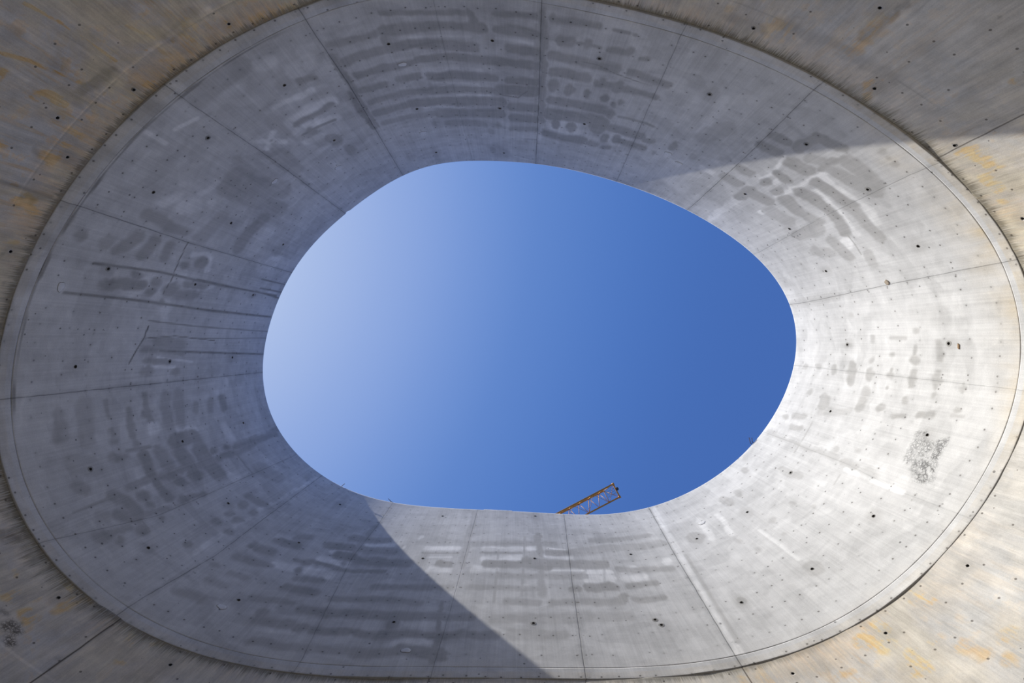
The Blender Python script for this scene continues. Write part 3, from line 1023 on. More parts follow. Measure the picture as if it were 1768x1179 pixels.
def make_collar_material():
    g = G('pale_cast_concrete', .82)
    s = g.xyz(g.attr('wall', True)); u, h = s[0], s[1]
    stain, jd, js = g.attr('stain'), g.attr('joint'), g.attr('joint_depth')
    bug, rock, rust = g.attr('bughole'), g.attr('rock_pocket'), g.attr('rust')
    uv = g.vec(u, h)
    cloud = g.wide(uv, .55, 5, .6)
    blot = g.wide(g.vec(u, g.mul(h, 1.4), 4.0), 2.6, 4, .6)
    brush = g.wide(g.vec(g.mul(u, 26.0), g.mul(h, .55), 1.0), 1.0, 3, .6)
    drip = g.wide(g.vec(g.mul(u, 5.0), g.mul(h, .22), 7.0), 1.0, 4, .6)
    board = g.wide(g.vec(g.mul(u, .5), g.mul(h, 30.0), 2.0), 1.0, 3, .6)
    grain = g.wide(uv, 55.0, 3, .7)
    # albedo factor
    v = g.mad(g.sub(cloud, .5), .24, 1.0)
    v = g.mad(g.sub(blot, .5), .17, v)
    v = g.mad(g.sub(brush, .5), .13, v)
    v = g.mad(g.sub(drip, .5), .14, v)
    v = g.mad(g.sub(board, .5), .03, v)
    v = g.mad(g.sub(grain, .5), .16, v)
    pn = g.wide(g.vec(g.mul(u, .75), g.mul(h, 1.25), 12.0), 1.0, 3, .5, .6)
    pn2 = g.wide(g.vec(g.mul(u, 2.1), g.mul(h, 2.6), 15.0), 1.0, 3, .5, .5)
    v = g.mul(v, g.sub(1.0, g.mul(g.step(pn, .60, .74), g.mad(pn2, .08, .04))))
    v = g.mul(v, g.mad(g.step(pn2, .70, .88), .06, 1.0))
    v = g.mul(v, g.sub(1.0, g.mul(g.step(pn2, .30, .14), .055)))
    dark = g.mul(g.mx(stain, 0.0), g.mad(blot, .45, g.mad(pn2, .35, .45)))
    v = g.mul(v, g.sub(1.0, g.mul(dark, .31)))
    v = g.mul(v, g.mad(g.op('MINIMUM', stain, 0.0), -.31, 1.0))
    # joints
    aj = g.op('ABSOLUTE', jd)
    br = g.noise(g.vec(g.mul(u, 2.0), g.mul(h, 3.0), 9.0), 1.0, 3)
    line = g.mul(g.mul(g.step(aj, .013, .003), js), g.step(br, .3, .5, .45, 1.0))
    line = g.op('MINIMUM', line, 1.0)
    halo = g.mul(g.mul(g.step(aj, .09, .0), js), g.step(br, .35, .65, .06, .14))
    v = g.mul(v, g.sub(1.0, g.mul(line, .45)))
    v = g.mul(v, g.sub(1.0, halo))
    # nails
    nm, nh = nail_marks(g, u, h, jd, ROW0, ROW, .31, .86)
    nm = g.mul(nm, g.step(g.wide(g.vec(g.mul(u, .45), g.mul(h, .7), 33.0), 1.0, 2), .25, .65, .25, 1.0))
    v = g.mul(v, g.sub(1.0, g.mul(nm, .45)))
    v = g.mul(v, g.sub(1.0, g.mul(nh, .10)))
    # bug holes
    d1, c1 = g.voro(g.vec(u, h, 5.0), 8.0)
    cc = g.xyz(c1)
    lim = g.mad(bug, -.55, .962)
    rad = g.mad(cc[1], .13, .06)
    bh = g.mul(g.op('GREATER_THAN', cc[0], lim), g.step(g.op('DIVIDE', d1, rad), 1.15, .75))
    v = g.mul(v, g.sub(1.0, g.mul(bh, .58)))
    # exposed gravel pocket
    wv = g.vec(g.mad(g.noise(uv, 9.0, 3), .12, u), g.mad(g.noise(g.vec(h, u), 9.0, 3), .12, h))
    de, _ = g.voro(wv, 13.0, 'DISTANCE_TO_EDGE')
    de2, _ = g.voro(wv, 30.0, 'DISTANCE_TO_EDGE')
    web = g.mx(g.step(de, .13, .02), g.mul(g.step(de2, .16, .03), .75))
    rk = g.mul(g.mul(web, g.step(g.noise(uv, 5.0, 4), .34, .55)), g.op('MINIMUM', rock, 1.0))
    v = g.mul(v, g.sub(1.0, g.mul(rk, .74)))
    base = g.scale((.63, .623, .61, 1), v)
    base = g.mix(g.mul(g.mx(dark, 0.0), .22), base, g.scale((.50, .46, .40, 1), v))
    rn = g.noise(g.vec(g.mul(u, 3.0), g.mul(h, 1.2), 2.0), 1.0, 5, .6)
    base = g.mix(g.mul(g.op('MINIMUM', rust, 1.0), g.step(rn, .3, .7, .25, .8)), base, g.scale((.60, .47, .27, 1), v))
    base = g.mix(g.mul(nm, .35), base, (.10, .075, .05, 1))
    hgt = g.mad(grain, .10, g.mul(blot, .10))
    hgt = g.mad(board, .10, hgt)
    hgt = g.mad(g.mx(nm, bh), -.8, hgt)
    hgt = g.mad(line, -.8, hgt)
    hgt = g.mad(rk, -1.2, hgt)
    return g.finish(base, hgt, .35, .012)


def make_shell_material():
    g = G('stained_shell_concrete', .86)
    s = g.xyz(g.attr('wall', True)); u, q = s[0], s[1]
    ochre, soot, pale = g.attr('ochre'), g.attr('soot'), g.attr('pale')
    jd, js, rock = g.attr('joint'), g.attr('joint_depth'), g.attr('rock_pocket')
    warm, fringe = g.attr('warmth'), g.attr('fringe')
    uv = g.vec(u, q)
    cloud = g.wide(uv, .9, 6, .65)
    blot = g.wide(g.vec(u, q, 3.0), 3.4, 5, .65)
    streak = g.wide(g.vec(g.mul(u, 8.0), g.mul(q, .8), 1.0), 1.0, 5, .65, .4)
    fine = g.wide(g.vec(g.mul(u, 34.0), g.mul(q, 2.2), 6.0), 1.0, 4, .65)
    grain = g.wide(uv, 60.0, 3, .7)
    v = g.mad(g.sub(cloud, .5), .26, 1.0)
    v = g.mad(g.sub(blot, .5), .24, v)
    v = g.mad(g.sub(streak, .5), .30, v)
    v = g.mad(g.sub(fine, .5), .16, v)
    v = g.mad(g.sub(grain, .5), .18, v)
    v = g.mul(v, g.sub(1.0, g.mul(g.mul(soot, g.mad(blot, .8, .4)), .42)))
    v = g.mul(v, g.mad(g.mul(pale, g.mad(blot, .6, .4)), .22, 1.0))
    cool = g.step(g.wide(g.vec(g.mul(u, 1.3), g.mul(q, .9), 21.0), 1.0, 4, .6, .5), .35, .65)
    base = g.scale(g.mix(cool, (.63, .605, .565, 1), (.60, .592, .575, 1)), v)
    # ochre rust
    lowf = g.wide(g.vec(g.mul(u, .8), g.mul(q, .55), 44.0), 1.0, 5, .65, .6)
    run1 = g.wide(g.vec(g.mul(u, 4.0), g.mul(q, .45), 51.0), 1.0, 5, .7, .7)
    near = g.step(q, 1.0, .15)
    k0 = g.mul(warm, g.mad(g.step(lowf, .25, .75), .75, .10))
    k1 = g.mul(ochre, g.step(g.mad(streak, .55, g.mul(blot, .45)), .30, .62))
    k2 = g.mul(warm, g.mul(g.step(run1, .48, .78), g.step(cloud, .15, .7, .35, 1.0)))
    k3 = g.mul(warm, g.mul(g.step(blot, .5, .85), .9))
    k4 = g.mul(g.mul(warm, near), g.mad(streak, .8, .35))
    k = g.op('MINIMUM', g.mx(g.mx(g.mx(k1, k2), g.mx(k3, k4)), k0), 1.0)
    tone = g.mix(g.mad(g.step(lowf, .25, .75), .6, g.mul(fine, .4)), (.66, .38, .11, 1), (.72, .60, .34, 1))
    base = g.mix(g.mul(k, .85), base, g.scale(tone, v))
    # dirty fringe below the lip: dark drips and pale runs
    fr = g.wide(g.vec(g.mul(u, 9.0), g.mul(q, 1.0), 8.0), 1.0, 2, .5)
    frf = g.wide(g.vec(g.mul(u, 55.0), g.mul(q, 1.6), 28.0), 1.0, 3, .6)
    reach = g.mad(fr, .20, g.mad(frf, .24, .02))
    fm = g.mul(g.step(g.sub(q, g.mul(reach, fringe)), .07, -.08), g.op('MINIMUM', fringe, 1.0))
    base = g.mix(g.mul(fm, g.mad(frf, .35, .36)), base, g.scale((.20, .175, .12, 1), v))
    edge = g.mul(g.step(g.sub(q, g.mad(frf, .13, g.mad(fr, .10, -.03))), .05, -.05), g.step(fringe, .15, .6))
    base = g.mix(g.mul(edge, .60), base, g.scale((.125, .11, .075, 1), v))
    fr2 = g.wide(g.vec(g.mul(u, 48.0), g.mul(q, 1.6), 18.0), 1.0, 3, .6)
    run = g.mul(g.mul(g.step(fr2, .55, .75), g.step(q, .42, .05)), fringe)
    base = g.mix(g.mul(run, .5), base, (.62, .60, .53, 1))
    # joints, nails, pocket
    aj = g.op('ABSOLUTE', jd)
    line = g.op('MINIMUM', g.mul(g.step(aj, .016, .005), js), 1.0)
    nm, nh = nail_marks(g, u, q, None, .08, .47, .37, .55)
    d1, c1 = g.voro(g.vec(u, q, 5.0), 10.0)
    cc = g.xyz(c1)
    bh = g.mul(g.op('GREATER_THAN', cc[0], .90), g.step(g.op('DIVIDE', d1, g.mad(cc[1], .11, .04)), 1.15, .7))
    de, _ = g.voro(g.vec(g.mad(grain, .05, u), q), 22.0, 'DISTANCE_TO_EDGE')
    rk = g.mul(g.step(de, .18, .03), rock)
    rk = g.mx(rk, g.mul(rock, g.step(grain, .5, .6)))
    mk = g.mx(g.mx(g.mul(line, .8), g.mul(nm, .7)), g.mx(g.mul(bh, .6), g.mul(rk, .8)))
    base = g.mix(mk, base, (.07, .055, .04, 1))
    hgt = g.mad(grain, .12, g.mul(fine, .12))
    hgt = g.mad(mk, -.8, hgt)
    hgt = g.mad(k, .15, hgt)
    return g.finish(base, hgt, .4, .012)


M_COLLAR = make_collar_material()
M_SHELL = make_shell_material()
M_HOLE = plain('hole_mortar', (.085, .078, .07, 1), .95)
M_RIM = plain('hole_rim_mortar', (.33, .32, .30, 1), .9)
M_PATCH = plain('repair_mortar', (.74, .74, .74, 1), .9)
M_TAN = plain('tan_mortar', (.36, .30, .23, 1), .9)
M_FLOOR = plain('dusty_concrete', (.16, .15, .14, 1), .9, 0, .15, .8)

# ------------------------------------------------------------------ collar
NV = 250
H = collar_height(TH)
t = np.arange(NV + 1) / NV
hin = H[:, None] * t[None]
hin[:, 0] = 0.004 + 0.007 * (vnoise(U / .4, U * 0, 31) + .5)           # open joint above the lip
band = np.clip(bump1(np.degrees((TH + 2 * math.pi) % (2 * math.pi)), 175, 220, 6) , 0, 1)
Rb = ring_radius(TH)
Rin = Rb[:, None] - LEAN * hin
TOPW = .36
cs_R = np.concatenate([Rin, (Rin[:, -1] + TOPW)[:, None], (Rb + TOPW)[:, None], (Rb + .05)[:, None], (Rb + .05)[:, None]], 1)
cs_Z = np.concatenate([hin, hin[:, -1:], 0 * hin[:, :1], 0 * hin[:, :1], hin[:, :1]], 1) + Z_RING
hh = np.concatenate([hin, hin[:, -1:], 0 * hin[:, :1], 0 * hin[:, :1], 0 * hin[:, :1]], 1)
uu = np.repeat(U[:, None], hh.shape[1], 1)

pos, neg = paint(STAINS, hh)
# faint continuous damp bands along every row of nails
rowd = (hh - ROW0) / ROW
rowd = np.abs(rowd - np.round(rowd)) * ROW
deg = np.degrees(TH)
damp = .35 * np.clip(.12 + vnoise(U / 1.7, U * 0, 41) + .35 * np.cos(np.radians(deg + 90)) + .30 * np.cos(np.radians(deg - 110)), 0, 1)
bandmask = np.exp(-(rowd / .13) ** 2) * damp[:, None] * np.clip(.6 + 1.2 * vnoise(uu / .9, np.round((hh - ROW0) / ROW) * 3.1, 43), 0, 1)
low_frame = np.clip(1 - np.abs(hh - .16) / .3, 0, 1)
halo = []
for d_, h_, st in HOLES:
    if st == 2: halo.append((-.5, .10, [(d_, h_)]))
    else: halo += [(.45, .15, [(d_, h_)])]
hp_, hn_ = paint(halo, hh, .13, .03, 61)
stain = np.maximum(np.maximum(pos, bandmask), hp_)
stain = stain - np.maximum(neg, hn_) * (1 - np.clip(stain, 0, 1))
# mortar ridge running along the foot of the collar on the left
rid = bump1(np.degrees((TH + 2 * math.pi) % (2 * math.pi)), 166, 236, 8)
wid = .018 + .06 * np.clip(vnoise(U / .45, U * 0, 51) + .15, 0, 1)
ridge = np.clip((wid[:, None] - np.abs(hh - .05 - .03 * vnoise(U / .8, U * 0, 52)[:, None])) / .02, 0, 1) * rid[:, None]
stain = np.where(ridge > 0, np.maximum(stain, 1.7 * ridge), stain)
bug, _ = paint(BUGS, hh, .25, .1, 71)
rock, _ = paint(ROCKS, hh, .05, .06, 81)
d180 = (deg + 540) % 360 - 180
rust = np.clip(1 - hh / (.25 + .55 * bump1(d180, -36, 12, 12)[:, None]), 0, 1) * (.12 + .75 * bump1(d180, -36, 14, 12))[:, None] * (.7 + vnoise(uu / .7, hh / .5, 91))
jd, js = joint_field(JOINTS, hh)
wallv = np.stack([uu, hh, 0 * uu], -1)
collar = ring_solid('wall_collar', cs_R, cs_Z, {'wall': wallv, 'stain': stain, 'joint': jd, 'joint_depth': js, 'bughole': bug, 'rock_pocket': rock, 'rust': rust}, M_COLLAR, NV)
collar['label'] = 'tall grey concrete collar wall around the oval sky opening'


def frame_at(deg, h):
    """point on the collar's face and its inward normal, sideways and upward directions"""
    th = math.radians(deg)
    a = np.array([th - 1e-3, th, th + 1e-3])
    R = ring_radius(a) - LEAN * h
    P = [Vector((R[k] * math.cos(a[k]), R[k] * math.sin(a[k]), Z_RING + h)) for k in range(3)]
    side = (P[2] - P[0]).normalized()
    up = Vector((-LEAN * math.cos(th), -LEAN * math.sin(th), 1)).normalized()
    n = up.cross(side).normalized()
    if n.dot(Vector((math.cos(th), math.sin(th), 0))) > 0: n = -n
    side = up.cross(n)
    up = n.cross(side)
    return P[1], n, side, up


def shell_radius(th, q):
    return lip_radius(th) + SHELL_GAP + SHELL_SLOPE * q


def shell_frame(deg, q):
    th = math.radians(deg)
    a = np.array([th - 1e-3, th, th + 1e-3])
    R = shell_radius(a, q)
    P = [Vector((R[k] * math.cos(a[k]), R[k] * math.sin(a[k]), Z_RING - LIP - q)) for k in range(3)]
    side = (P[2] - P[0]).normalized()
    up = Vector((-SHELL_SLOPE * math.cos(th), -SHELL_SLOPE * math.sin(th), 1)).normalized()
    n = up.cross(side).normalized()
    if n.dot(Vector((math.cos(th), math.sin(th), 0))) > 0: n = -n
    side = up.cross(n); up = n.cross(side)
    return P[1], n, side, up


def mat4(p, n, side, up):
    m = Matrix((side, up, n)).transposed().to_4x4()
    m.translation = p
    return m


def mesh_obj(name, bm, material, parent=None, smooth=False):
    me = bpy.data.meshes.new(name)
    bmesh.ops.recalc_face_normals(bm, faces=bm.faces)
    bm.to_mesh(me); bm.free()
    for m in (material if isinstance(material, (list, tuple)) else [material]): me.materials.append(m)
    if smooth:
        me.polygons.foreach_set('use_smooth', np.ones(len(me.polygons), dtype=bool))
    o = bpy.data.objects.new(name, me)
    COL.objects.link(o)
    if parent: o.parent = parent
    return o


def lathe(bm, profile, M, seg=20, wob=0.0, seed=0, mats=None, close=True):
    rings = []
    for r, z in profile:
        rings.append([bm.verts.new(M @ Vector((r * (1 + wob * math.sin(3 * a + seed) + wob * .6 * math.sin(5 * a + 2.1 * seed)) * math.cos(a),
                      r * (1 + wob * math.sin(3 * a + seed) + wob * .6 * math.sin(5 * a + 2.1 * seed)) * math.sin(a), z)))
                      for a in [2 * math.pi * k / seg for k in range(seg)]])
    for n, (A, B) in enumerate(zip(rings[:-1], rings[1:])):
        for k in range(seg):
            f = bm.faces.new((A[k], A[(k + 1) % seg], B[(k + 1) % seg], B[k]))
            if mats: f.material_index = mats[n]
    f = bm.faces.new(rings[-1]);
    if mats: f.material_index = mats[-1]
    if close:
        f = bm.faces.new(list(reversed(rings[0])))
        if mats: f.material_index = mats[0]


def bore(target, holes, frame, rad=.030):
    """drill the tie holes into the concrete and line each with its mortar cup"""
    bm = bmesh.new()
    for k, (d, h, st) in enumerate(holes):
        if st == 2: continue
        M = mat4(*frame(d, h))
        lathe(bm, [(rad + .001, .05), (rad + .001, -.13)], M, 16)
    bmesh.ops.recalc_face_normals(bm, faces=bm.faces)
    me = bpy.data.meshes.new('drill'); bm.to_mesh(me); bm.free()
    cut = bpy.data.objects.new('drill', me); COL.objects.link(cut)
    md = target.modifiers.new('drill', 'BOOLEAN'); md.operation = 'DIFFERENCE'; md.object = cut
    try:
        md.solver = 'MANIFOLD'
    except Exception:
        md.solver = 'EXACT'
    dg = bpy.context.evaluated_depsgraph_get(); dg.update()
    ev = target.evaluated_get(dg)
    new = bpy.data.meshes.new_from_object(ev, preserve_all_data_layers=True, depsgraph=dg)
    target.modifiers.clear()
    if len(new.polygons) > 1000:
        old = target.data; target.data = new; new.name = target.name
        bpy.data.meshes.remove(old)
    print('bored', target.name, len(target.data.polygons), [a.name for a in target.data.attributes][:12])
    bpy.data.objects.remove(cut, do_unlink=True); bpy.data.meshes.remove(me)
    for k, (d, h, st) in enumerate(holes):
        M = mat4(*frame(d, h))
        bm = bmesh.new()
        if st == 2:      # a shallow patch of mortar over a filled hole
            lathe(bm, [(.078, -.02), (.078, .002), (.070, .006), (.050, .010), (.030, .010), (.012, .009)], M @ Matrix.Diagonal((1.25, .85, 1, 1)), 22, .09, k, mats=[0, 0, 1, 1, 1, 1, 1, 1])
            o = mesh_obj('filled_tie_hole', bm, [M_RIM, M_PATCH], target, True)
            o['label'] = 'pale oval mortar patch filling a tie hole'
        else:
            w = rad * (1.9 if st == 1 else 1.25)
            lathe(bm, [(rad, -.115), (rad, -.002), (w, -.004), (w, .003), (rad, .005), (rad * .85, -.004), (rad * .72, -.05), (rad * .66, -.08)], M, 18, .05, k,
                  mats=[0, 1, 1, 1, 0, 0, 0, 0])
            o = mesh_obj('tie_hole', bm, [M_HOLE, M_RIM], target, False)
            o['label'] = 'dark round tie hole in the concrete'


bore(collar, HOLES, frame_at)

# tan plug set beside a joint on the sunlit side
bm = bmesh.new()
lathe(bm, [(.06, -.03), (.06, .012), (.05, .018)], mat4(*frame_at(-8.95, 2.45)), 7, .06, 1)
o = mesh_obj('plug', bm, M_TAN, collar); o['label'] = 'tan mortar plug beside a joint'

# ------------------------------------------------------------------ lip
NL = 14
tl = np.arange(NL + 1) / NL
Rl = np.maximum(lip_radius(TH), Rb + .012)
zl = -LIP * (1 - tl)[None] + 0 * Rl[:, None]
Rt = Rb - .004 + .008 * vnoise(U / .5, U * 0, 15)
Rlip = Rl[:, None] * (1 - tl) + Rt[:, None] * tl
Rlip = Rlip + .010 * vnoise(uu[:, :1] / .30 + 0 * tl, np.repeat(tl[None] * 2, NU, 0), 17) * (1 - tl)
zl[:, -1] = -.006
chip = .02 * np.clip(vnoise(U / .22, U * 0, 19) - .18, 0, 1)
zl[:, 0] = -LIP + chip
bk = np.maximum(Rl, Rb) + .34
lR = np.concatenate([Rlip, (Rb + .05)[:, None], (Rb + .05)[:, None], bk[:, None], bk[:, None]], 1)
one = np.ones((NU, 1))
lZ = np.concatenate([zl, -.006 * one, 0 * one, 0 * one, -LIP * one], 1) + Z_RING
lh = lZ - Z_RING
lu = np.repeat(U[:, None], lh.shape[1], 1)
blot = np.clip(1.6 * vnoise(lu / .35, lh * 0 + 3, 21) - .1, 0, .9) * (.3 + .9 * bump1(d180, -180, -95, 10) + .5 * bump1(d180, 30, 70, 10))[:, None]
edge_dark = np.clip(1 - (lh + LIP) / .05, 0, 1) * .6
ljd, ljs = joint_field(JOINTS, lh)
lwall = np.stack([lu, lh, 0 * lu], -1)
lip = ring_solid('trim_1', lR, lZ, {'wall': lwall, 'stain': np.maximum(blot, edge_dark), 'joint': ljd, 'joint_depth': ljs, 'bughole': .25 + 0 * lh,
                                  'rock_pocket': 0 * lh, 'rust': (.25 + .3 * bump1(d180, -40, 20, 10))[:, None] * (lh < -.1)}, M_COLLAR, NL)
lip['label'] = 'narrow concrete lip running round the foot of the collar'

# ------------------------------------------------------------------ flared shell below the lip
q1 = np.linspace(0, 2.4, 130)
q2 = np.linspace(2.7, Z_RING - LIP, 14)
qq = np.concatenate([q1, q2])
NQ = len(qq)
R0 = shell_radius(TH, 0.0)
Rs = R0[:, None] + SHELL_SLOPE * qq[None]
Rs = Rs + .03 * vnoise(U[:, None] / 1.1 + 0 * qq, qq[None] / .9 + 0 * Rs, 23)
zs = -LIP - qq[None] + 0 * Rs
zs[:, 0] = -LIP + .05
sR = np.concatenate([Rs, (Rs[:, -1] + .45)[:, None], (R0 + .5)[:, None]], 1)
sZ = np.concatenate([zs, zs[:, -1:], (-LIP + .05) * one], 1) + Z_RING
sq = np.concatenate([np.repeat(qq[None], NU, 0), 99 * one, 99 * one], 1)
su = np.repeat(U[:, None], sq.shape[1], 1)
op_, on_ = paint(OCHRE, sq, .12, .09, 101, -1)
so_, _ = paint(SOOT, sq, .10, .08, 111, -1)
ro_, _ = paint(SHELL_ROCKS, sq, .05, .08, 121, -1)
for d_, q_, st in SHELL_HOLES:
    a_, _ = paint([(.5, .12, [(d_, q_)])], sq, .1, .03, 131)
    so_ = np.maximum(so_, a_)
# ring-parallel seams of the formwork
def seam(q0, amp, lo, hi):
    m = bump1(d180, lo, hi, 3) if lo < hi else 1 - bump1(d180, hi, lo, 3)
    return (np.clip(1 - np.abs(sq - q0 - .02 * vnoise(su / .9, su * 0, 7)) / .022, 0, 1) * amp) * m[:, None]
pale_ = np.maximum(on_, np.maximum(seam(.60, 1.4, -165, -118), seam(1.28, 1.6, 138, 156)))
so_ = np.maximum(so_, np.maximum(seam(.69, .6, -60, -28), seam(.57, .5, -165, -118)))
def lobe(c, w):
    x = np.abs(((d180 - c) + 180) % 360 - 180)
    return np.clip(1 - x / w, 0, 1)
warm = 1.0 * lobe(-140, 60) + .25 * lobe(175, 40) + .45 * lobe(140, 35) + .55 * lobe(-62, 30) + .18 * lobe(-35, 30) + .6 * lobe(-14, 20) + .50 * lobe(45, 34) + .3 * lobe(95, 30) + .4 * lobe(-95, 25)
warm = np.clip(warm, 0, 1)[:, None] * np.clip(1.15 - .28 * sq, .3, 1)
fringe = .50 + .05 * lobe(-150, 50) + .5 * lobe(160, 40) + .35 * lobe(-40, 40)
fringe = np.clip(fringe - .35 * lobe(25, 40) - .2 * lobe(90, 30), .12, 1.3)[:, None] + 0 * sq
sjd, sjs = joint_field(SHELL_JOINTS, np.minimum(sq, 3))
swall = np.stack([su, sq, 0 * su], -1)
shell = ring_solid('wall_shell', sR, sZ, {'wall': swall, 'ochre': op_, 'pale': pale_, 'soot': so_, 'rock_pocket': np.clip(ro_, 0, 1), 'warmth': warm, 'fringe': fringe, 'joint': sjd, 'joint_depth': sjs}, M_SHELL, NQ)
shell['label'] = 'rust-stained flared concrete shell below the collar'
bore(shell, SHELL_HOLES, shell_frame, .024)

# ------------------------------------------------------------------ floor under the camera
bm = bmesh.new()
lathe(bm, [(60, -.3), (60, 0), (30, 0.0), (10, 0)], Matrix.Identity(4), 64)
floor = mesh_obj('floor', bm, M_FLOOR); floor['kind'] = 'structure'; floor['label'] = 'dusty concrete floor under the light well'


# ------------------------------------------------------------------ small things on the wall and rim
def tube(bm, a, b, r, seg=6, r2=None):
    a, b = Vector(a), Vector(b)
    d = (b - a).normalized()
    s = d.orthogonal().normalized(); w = d.cross(s)
    r2 = r if r2 is None else r2
    A = [bm.verts.new(a + (s * math.cos(2 * math.pi * k / seg) + w * math.sin(2 * math.pi * k / seg)) * r) for k in range(seg)]
    B = [bm.verts.new(b + (s * math.cos(2 * math.pi * k / seg) + w * math.sin(2 * math.pi * k / seg)) * r2) for k in range(seg)]
    for k in range(seg): bm.faces.new((A[k], A[(k + 1) % seg], B[(k + 1) % seg], B[k]))
    bm.faces.new(A[::-1]); bm.faces.new(B)


def polytube(bm, pts, r, seg=6):
    for a, b in zip(pts[:-1], pts[1:]): tube(bm, a, b, r, seg)


M_RUSTY = plain('rusty_wire', (.09, .055, .035, 1), .7, .4)
M_WOOD = plain('weathered_wood', (.36, .24, .14, 1), .8)


def rim_wire(name, deg, shapes, label, flat=False):
    h = float(collar_height(np.array([math.radians(deg)]))[0])
    p, n, side, up = frame_at(deg, h)
    bm = bmesh.new()
    for pts in shapes:
        polytube(bm, [p + (Vector((a, b, c)) if flat else side * a + up * b - n * c) for a, b, c in pts], .009, 6)
    o = mesh_obj(name, bm, M_RUSTY)
    o['label'] = label; o['category'] = 'wire'; o['group'] = 'wire ends on the rim'
    return o


rim_wire('tie_wire', 23.37, [[(.10, .05, -.03), (-.02, -.05, .03), (-.03, -.20, .10)], [(.12, .0, -.03), (.03, -.09, .03), (.04, -.20, .08)]],
         'two thin wire ends sticking up from the lower right rim beside the sunlit wall', True)
rim_wire('tie_wire', 139.8, [[(0, -.03, .05), (.01, .10, .02), (.03, .22, -.02)]],
         'single short wire end on the lower left rim above the shaded wall')
rim_wire('tie_wire', 127.0, [[(-.13, .16, -.03), (-.03, .07, .0), (.08, .01, .03), (.10, -.03, .06)], [(-.03, .07, .0), (-.05, -.03, .05)]],
         'bent wire on the lower rim just where the sunlit strip begins')

p, n, side, up = frame_at(.63, 1.12)
bm = bmesh.new()
bmesh.ops.create_cube(bm, size=1.0, matrix=mat4(p + n * -.008, n, side, up) @ Matrix.Diagonal((.095, .036, .05, 1)))
bmesh.ops.bevel(bm, geom=bm.edges[:], offset=.006, segments=1, affect='EDGES')
for v in bm.verts:
    if (v.co - p).dot(n) > 0: v.co += side * .01 * (1 if (v.co - p).dot(up) > 0 else -1)
o = mesh_obj('wood_wedge', bm, M_WOOD); o['label'] = 'small brown wooden wedge stuck in the sunlit right wall beside a tie hole'; o['category'] = 'wedge'

# ------------------------------------------------------------------ tower crane behind the collar, only its jib end in view
M_CRANE = plain('orange_crane_paint', (.78, .36, .06, 1), .5, 0, .12, .6)
M_CRANE_D = plain('grey_steel', (.10, .095, .09, 1), .5, .6)
JZ = EYE + 50.0                                # the jib's lower chords
tip = Vector((10.2, 14.55, JZ))
jd_ = Vector((-.886, .464, 0)).normalized()
nx = Vector((-jd_.y, jd_.x, 0))
if nx.y < 0: nx = -nx                          # sideways, towards the bottom of the picture
JW, JH, BAY, NB = 1.42, 1.62, 1.12, 19
JL = BAY * NB
crane = bpy.data.objects.new('tower_crane', None)
root_xy = tip + jd_ * JL
crane.location = (root_xy.x, root_xy.y, 0)
COL.objects.link(crane)
crane['label'] = 'orange lattice tower crane whose jib end pokes out above the rim'
crane['category'] = 'crane'


def part(name, bm, m, label=None, smooth=True):
    o = mesh_obj(name, bm, m, None, smooth)
    o.parent = crane
    o.matrix_parent_inverse = Matrix.Translation(-Vector(crane.location))
    if label: o['label'] = label
    return o


Lc = lambda s: tip + jd_ * s - nx * (JW / 2)
Rc = lambda s: tip + jd_ * s + nx * (JW / 2)
Tc = lambda s: tip + jd_ * s + Vector((0, 0, JH))
for f, r in ((Lc, .075), (Rc, .075)):
    bm = bmesh.new(); tube(bm, f(0), f(JL), r, 8); part('chord', bm, M_CRANE)
bm = bmesh.new(); tube(bm, Tc(1.1), Tc(JL), .085, 8); part('chord', bm, M_CRANE)
for k in range(NB):
    s0, s1, sm = k * BAY, (k + 1) * BAY, (k + .5) * BAY
    runs = [(Lc(s0), Tc(sm)), (Tc(sm), Lc(s1)), (Rc(s0), Tc(sm)), (Tc(sm), Rc(s1))] if k > 0 else [(Lc(0), Tc(1.1)), (Rc(0), Tc(1.1)), (Lc(s1), Tc(1.1)), (Rc(s1), Tc(1.1))]
    for a, b in runs:
        bm = bmesh.new(); tube(bm, a, b, .027, 6); part('brace', bm, M_CRANE)
    bm = bmesh.new(); tube(bm, *((Lc(s0), Rc(s1)) if k % 2 == 0 else (Rc(s0), Lc(s1))), .019, 6)
    part('brace', bm, M_CRANE)
bm = bmesh.new()
tube(bm, Lc(0), Rc(0), .07, 8); tube(bm, Lc(BAY), Rc(BAY), .03, 6); part('end_frame', bm, M_CRANE)
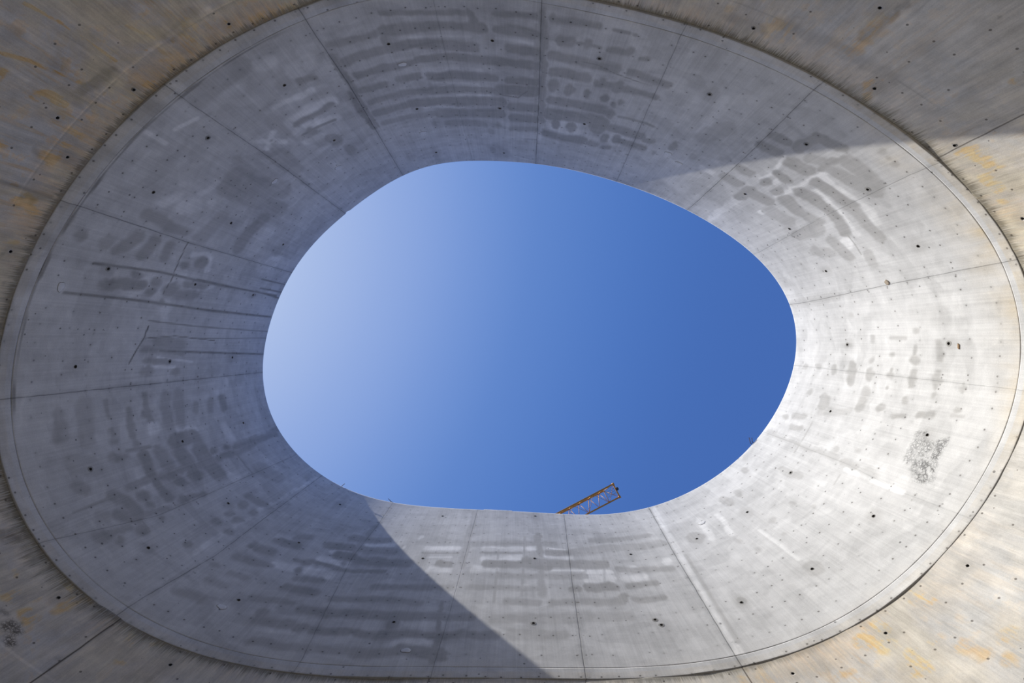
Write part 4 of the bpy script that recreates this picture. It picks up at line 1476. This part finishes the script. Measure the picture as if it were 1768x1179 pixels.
# grating walkway in the last bay
bm = bmesh.new()
for k in range(7):
    s = .16 + k * .14
    tube(bm, Lc(s) + nx * .12 + Vector((0, 0, .04)), Rc(s) - nx * .35 + Vector((0, 0, .04)), .010, 4)
for k in range(4):
    a = .18 + k * .24
    tube(bm, Lc(.1) + nx * a + Vector((0, 0, .05)), Lc(BAY - .1) + nx * a + Vector((0, 0, .05)), .010, 4)
part('grating', bm, M_CRANE_D, 'grey steel walkway grating')
bm = bmesh.new()
M = Matrix.Translation(tip - jd_ * .13 - nx * .12) @ jd_.to_track_quat('Z', 'Y').to_matrix().to_4x4() @ Matrix.Rotation(math.pi / 2, 4, 'X')
lathe(bm, [(.13, -.08), (.15, -.07), (.10, -.03), (.10, .03), (.15, .07), (.13, .08)], M, 20)
part('pulley', bm, M_CRANE_D, 'dark steel pulley at the jib end')
for f, nm in ((Lc, 'end_cap'), (Rc, 'end_cap')):
    bm = bmesh.new(); tube(bm, f(-.10), f(.12), .12, 8); part(nm, bm, M_CRANE)
# mast, counter jib and cab stand hidden behind the wall
bm = bmesh.new()
c4 = [root_xy + jd_ * (a * .9) + nx * (b * .9) for a, b in ((-1, -1), (1, -1), (1, 1), (-1, 1))]
for p in c4: tube(bm, (p.x, p.y, -.05), (p.x, p.y, JZ + 4), .12, 6)
z = 0.0; k = 0
while z < JZ + 2:
    for i in range(4):
        a, b = c4[i], c4[(i + 1) % 4]
        if k % 2: a, b = b, a
        tube(bm, (a.x, a.y, z), (b.x, b.y, z + 2), .05, 5); tube(bm, (a.x, a.y, z), (b.x, b.y, z), .04, 5)
    z += 2; k += 1
part('mast', bm, M_CRANE)
bm = bmesh.new()
for s in (-.7, .7): tube(bm, root_xy + nx * s, root_xy + jd_ * 12 + nx * s, .12, 8)
for k in range(7): tube(bm, root_xy + jd_ * (2 * k) - nx * .7, root_xy + jd_ * (2 * k) + nx * .7, .06, 6)
part('counter_jib', bm, M_CRANE)
bm = bmesh.new()
bmesh.ops.create_cube(bm, size=1.0, matrix=mat4(root_xy + jd_ * 11 + Vector((0, 0, -.6)), Vector((0, 0, 1)), jd_, nx) @ Matrix.Diagonal((1.6, 1.3, 2.2, 1)))
bmesh.ops.bevel(bm, geom=bm.edges[:], offset=.06, segments=2, affect='EDGES')
part('counterweight', bm, M_FLOOR, 'grey concrete counterweight', False)
bm = bmesh.new()
bmesh.ops.create_cube(bm, size=1.0, matrix=mat4(root_xy - jd_ * 1.6 + nx * 1.5 + Vector((0, 0, -1.3)), Vector((0, 0, 1)), jd_, nx) @ Matrix.Diagonal((1.6, 1.2, 2.0, 1)))
bmesh.ops.bevel(bm, geom=bm.edges[:], offset=.08, segments=2, affect='EDGES')
part('cab', bm, M_CRANE, None, False)
